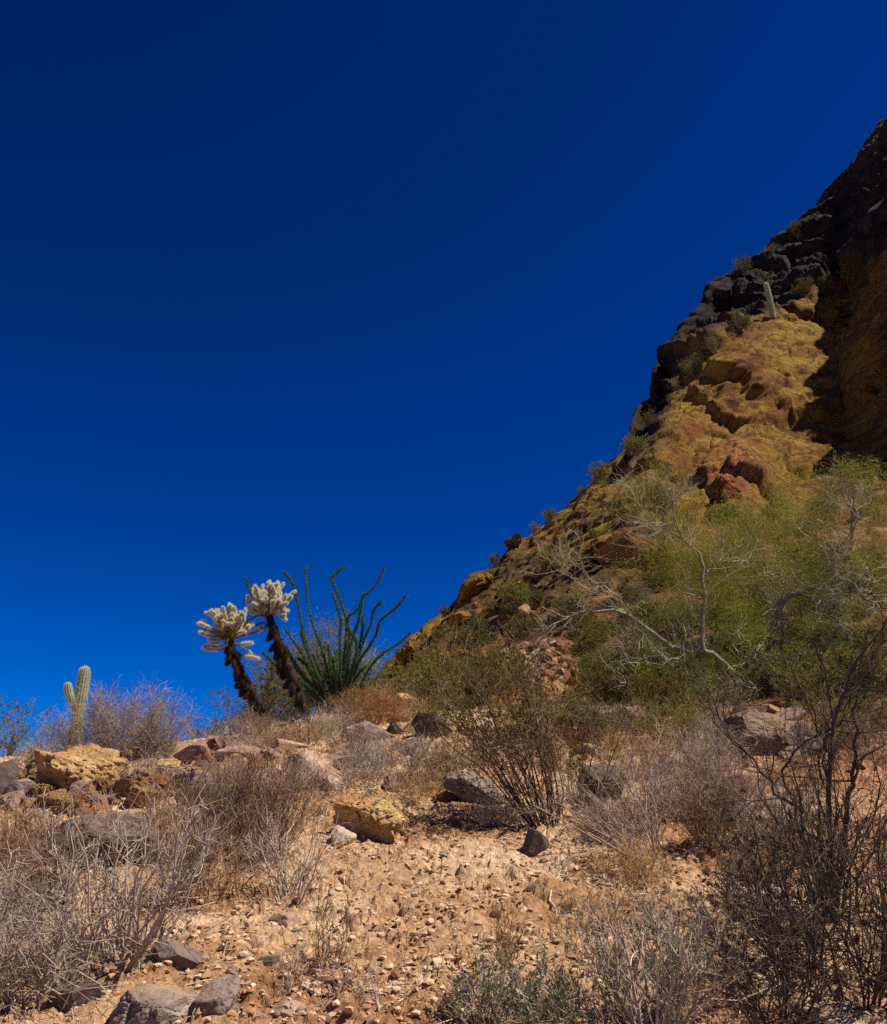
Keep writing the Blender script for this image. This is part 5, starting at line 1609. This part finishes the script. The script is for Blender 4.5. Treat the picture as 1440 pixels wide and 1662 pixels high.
palo_verde('nearest palo verde with an arching limb and one tall bare upright limb', (1212, 1122), 15.5, [
    ([(895, 815), (850, 765), (800, 705), (735, 668), (660, 655), (600, 650)], (0, -0.4), 0.085, 0.055),
    ([(600, 650), (550, 610), (480, 560), (430, 522), (350, 502), (230, 517), (170, 552), (130, 610), (100, 645)], (-0.4, -1.2), 0.055, 0.012),
    ([(725, 662), (718, 600), (724, 520), (731, 420), (725, 340), (698, 280), (650, 236), (622, 180), (610, 130), (616, 50)], (-0.3, -0.2), 0.055, 0.014),
    ([(650, 236), (600, 200), (555, 190), (505, 150), (460, 60)], (-0.2, -0.6), 0.022, 0.006),
    ([(612, 140), (570, 190), (530, 225)], (-0.2, -0.5), 0.018, 0.005),
    ([(738, 358), (790, 322), (835, 300)], (-0.2, 0.1), 0.022, 0.006),
    ([(430, 522), (400, 460), (375, 440), (330, 432), (280, 455), (225, 485)], (-0.6, -1.0), 0.024, 0.005),
    ([(300, 438), (240, 400), (190, 345), (160, 310)], (-0.8, -1.1), 0.016, 0.004),
    ([(860, 800), (760, 790), (690, 800), (640, 770), (560, 720), (490, 703), (455, 745), (440, 810)], (-0.1, -1.0), 0.03, 0.008),
    ([(780, 762), (700, 742), (620, 765), (575, 735)], (-0.1, -0.7), 0.022, 0.006),
    ([(880, 790), (925, 815), (890, 880), (830, 910)], (-0.1, -0.6), 0.022, 0.008),
    ([(870, 780), (900, 700), (930, 650), (960, 640)], (0, 0.3), 0.035, 0.012),
    ([(740, 640), (690, 530), (620, 500)], (-0.2, 0.2), 0.016, 0.005),
], 401, [(1090, 930, 85, 60, 0.6), (1150, 1010, 110, 70, 0.4), (1010, 1050, 80, 60, -0.2), (1100, 880, 70, 60, 0.4), (1060, 1100, 110, 50, -0.2), (1180, 930, 80, 70, 0.9), (1130, 1120, 90, 40, -0.5)], 24000, n1=170, n2=900)
palo_verde('palo verde with a limb sweeping over towards the dark shrub', (1252, 1080), 17.5, [
    ([(985, 720), (985, 650), (1004, 560), (1012, 490), (1058, 446)], (0, 0), 0.085, 0.06),
    ([(1058, 446), (1130, 430), (1200, 405), (1250, 395), (1310, 405), (1340, 450), (1390, 470), (1430, 530)], (0, -1.0), 0.055, 0.014),
    ([(1030, 700), (1040, 560), (1030, 490), (1060, 440)], (0.1, 0.2), 0.05, 0.03),
    ([(1108, 440), (1160, 470), (1200, 530), (1250, 556)], (-0.2, -0.8), 0.022, 0.005),
    ([(1080, 400), (1110, 340), (1200, 280), (1290, 222), (1330, 160), (1300, 60)], (0.1, 0.4), 0.035, 0.008),
    ([(1012, 490), (1000, 420), (960, 330), (940, 240)], (0.1, 0.3), 0.03, 0.008),
    ([(1310, 405), (1360, 380), (1400, 400), (1440, 360)], (-0.5, -0.8), 0.02, 0.006),
    ([(1250, 395), (1230, 330), (1280, 290)], (-0.4, -0.2), 0.018, 0.005),
    ([(1200, 405), (1180, 430), (1230, 450), (1265, 440)], (-0.4, -0.8), 0.016, 0.004),
], 402, [(1280, 900, 110, 70, 0.5), (1370, 960, 90, 80, 0.2), (1240, 960, 80, 70, 0.8), (1330, 1060, 110, 60, 0.4), (1420, 1060, 60, 80, 0.3), (1200, 1040, 60, 60, 1.0), (1420, 900, 60, 70, 0.6)], 26000, n1=150, n2=900)
palo_verde('young yellow green palo verde between the two big trees', (1200, 1010), 20.0, [
    ([(860, 560), (878, 510), (900, 470), (920, 430), (950, 390)], (0, 0), 0.05, 0.02),
    ([(900, 470), (905, 400), (890, 330)], (0, 0.2), 0.025, 0.008),
    ([(920, 430), (960, 380), (1000, 370)], (0, -0.2), 0.02, 0.006),
], 403, [(1190, 900, 90, 70, 0), (1240, 850, 70, 50, 0.4), (1150, 960, 60, 50, 0)], 13000, n1=60, n2=350)
palo_verde('palo verde high on the slope before the shaded rock wall', (1375, 905), 27.0, [
    ([(1290, 300), (1300, 200), (1305, 120), (1310, 40)], (0, 0), 0.07, 0.03),
    ([(1305, 140), (1270, 60), (1240, -20)], (0, 0.4), 0.03, 0.01),
    ([(1308, 160), (1350, 90), (1380, 0)], (0, -0.3), 0.03, 0.01),
    ([(1300, 220), (1240, 170), (1200, 100)], (0, -0.3), 0.025, 0.008),
], 404, [(1370, 800, 80, 60, 0), (1300, 830, 70, 45, 0), (1420, 780, 50, 60, 0.5), (1340, 880, 100, 40, -0.3), (1290, 790, 40, 25, 0)], 15000, n1=80, n2=500)
palo_verde('palo verde spreading below the brick red block', (1080, 880), 27.0, [
    ([(575, 260), (570, 160), (560, 80), (540, 20)], (0, 0), 0.07, 0.03),
    ([(565, 120), (520, 60), (470, 20)], (0, 0.4), 0.03, 0.01),
    ([(568, 140), (620, 70), (660, 40)], (0, -0.3), 0.03, 0.01),
    ([(560, 90), (580, 20), (600, -30)], (0, 0.2), 0.025, 0.008),
], 405, [(1060, 800, 70, 45, 0), (1110, 830, 60, 40, 0), (1020, 850, 55, 40, 0), (1080, 770, 40, 25, 0)], 9000, n1=90, n2=500)
palo_verde('hazy palo verde behind the ocotillo and the straight cactus', (560, 1190), 20.0, [
    ([(-660, 960), (-665, 880), (-690, 800), (-700, 700)], (0, 0), 0.06, 0.02),
    ([(-665, 900), (-600, 800), (-570, 720)], (0, 0.3), 0.04, 0.01),
    ([(-668, 880), (-760, 800), (-800, 740)], (0, -0.3), 0.04, 0.01),
], 406, [(520, 1110, 60, 55, 0), (560, 1060, 45, 45, 0), (480, 1100, 50, 50, 0.4), (590, 1110, 55, 45, 0.2), (540, 1150, 80, 30, 0), (500, 1050, 30, 30, 0), (525, 1030, 25, 25, 0)], 13000, n1=80, n2=500)

# ---- shrubs on the hill, many ----------------------------------------------------------
def far_bush(seed, leaf, R=0.8, H=0.9, nl=9000, wood='twig_brown', ll=0.075, lw=0.016):
    return shrub('hillside_bush', 'x', 'bush', (0, 0, -500), H, R, stems=14, seed=seed, mat=wood, r0=0.014, wig=0.2, n1=160, l1=0.45, n2=420, l2=0.22, leaf=leaf, nl=nl, ll=ll, lw=lw, needle=True, split=False, r2=0.004, fill=0.05)


protos = [far_bush(501, 'pv_leaf'), far_bush(502, 'bush_leaf'), far_bush(503, 'creosote_leaf'), far_bush(504, 'grey_leaf', nl=2500), far_bush(505, 'pv_leaf', 1.0, 0.8, 6500), far_bush(506, 'straw', 0.7, 0.5, 1800, 'twig_purple')]
KN = ['yellowish green', 'dull green', 'olive brown', 'grey green', 'broad yellow green', 'dry straw coloured']


def hill_bush(px, py, w, kind, label, group, seed, squash=1.0, p=None):
    rng = np.random.default_rng(seed)
    if p is None:
        p = hit_hill(px, py)
        if p is None:
            return
    d = math.hypot(p[0], p[1])
    s = w * d / FOC / 1.9
    c = copy_tree(protos[kind])
    c.location = (p[0], p[1], p[2] - 0.08 * s)
    c.rotation_euler = (0, 0, rng.random() * 6.28)
    c.scale = (s, s, s * squash)
    tag(c, label, 'bush', group)
    if group is None and 'group' in c:
        del c['group']


ONE = [
    (1295, 385, 44, 1, 'tallest skyline bush on the dark cliff'), (1208, 440, 46, 1, 'grey skyline bush where the dark cliff dips'), (1248, 412, 34, 3, 'low bush on the cliff edge between the two skyline bushes'),
    (1385, 452, 56, 1, 'bush on the ledge under the dark tower'), (1305, 478, 46, 2, 'brown bush beside the lone saguaro on the outcrop top'), (1340, 468, 34, 1, 'green bush at the foot of the dark cliff near the outcrop top'),
    (1130, 610, 60, 1, 'bush in the notch between dark crag and golden outcrop'), (1165, 570, 52, 3, 'grey bush higher in the notch behind the golden outcrop'), (1200, 535, 48, 1, 'bush at the cliff foot below the pale flecked crag'),
    (1052, 690, 42, 1, 'bush at the lowest tip of the dark cliff'), (1030, 735, 56, 0, 'bush on the skyline just below the dark cliff'), (975, 778, 48, 0, 'grey skyline bush midway down the ridge'),
    (940, 806, 30, 3, 'small grey skyline bush below the midway one'), (893, 842, 36, 1, 'smudge of bush on the ridge above the dark perched rock'), (865, 862, 32, 3, 'low grey bush on the ridge next to the dark perched rock'),
    (806, 896, 30, 1, 'round bush on the skyline beside the dark perched rock'), (720, 975, 24, 2, 'tiny bare bush on the lower skyline'),
]
for k, (px, py, w, kd, lab) in enumerate(ONE):
    p = None
    for dy in range(0, 60, 4):
        p = hit_hill(px, py + dy)
        if p is not None:
            break
    hill_bush(px, py, w * 0.98, kd, lab, 'bushes on the ridge and cliff', 600 + k, 1.25, p=p)
MID = [
    (725, 1150, 150, 0, 'green bush at the hill foot between the ocotillo and the creosote'), (655, 1140, 120, 4, 'soft green bush behind the orange dry bush'), (775, 1125, 110, 2, 'olive bush behind the top of the creosote'),
    (975, 1120, 100, 0, 'bush beside the rubble chute under the arching limb'), (1000, 1150, 130, 2, 'dark olive bush in the shade of the nearest palo verde'), (840, 990, 90, 0, 'bush in the middle of the hill above the rubble chute'),
    (900, 925, 80, 0, 'bush beside the yellow topped ledge'), (940, 1010, 90, 3, 'grey green bush below the overhanging ledge'), (850, 1035, 80, 2, 'bush at the head of the rubble chute'), (1420, 1120, 150, 4, 'green bush behind the dark shrub at the picture edge'),
    (1340, 1140, 150, 4, 'wide green bush behind the dark cracked boulder'), (1080, 1160, 130, 2, 'olive bush at the shady foot of the trees'), (760, 1060, 110, 1, 'dull green bush low on the hill under the orange rock'), (700, 1100, 90, 0, 'bush just above the soft green bush'),
]
for k, (px, py, w, kd, lab) in enumerate(MID):
    hill_bush(px, py, w, kd, lab, 'bushes at the foot of the hill', 640 + k, 1.0)
rng = np.random.default_rng(31)
n_ok = 0
for k in range(900):
    if n_ok >= 140:
        break
    px, py = rng.uniform(640, 1440), rng.uniform(700, 1150)
    # the bushy apron of the hill: dense low down, thinning towards the rock
    top = np.interp(px, [640, 740, 850, 950, 1025, 1110, 1200, 1300, 1440], [1070, 985, 895, 810, 740, 770, 800, 800, 760])
    if py < top + 6 or (1150 < px < 1290 and py < 830) or (835 < px < 950 and py > 1020):
        continue
    low = sst(top, 1090, py)
    if rng.random() > 0.35 + 0.65 * low:
        continue
    p = hit_hill(px, py)
    if p is None:
        continue
    d = math.hypot(p[0], p[1])
    kd = int(rng.choice(6, p=[0.26, 0.17, 0.2, 0.15, 0.17, 0.05]))
    w = rng.uniform(0.7, 1.7) * FOC / d
    hill_bush(px, py, min(w, 120), kd, KN[kd] + ' bush among the many on the stony hillside', KN[kd] + ' bushes on the hillside', 700 + k, rng.uniform(0.7, 1.1), p)
    n_ok += 1
for o in protos:                                                  # the patterns themselves are not part of the place
    for c in list(o.children):
        bpy.data.objects.remove(c)
    bpy.data.objects.remove(o)
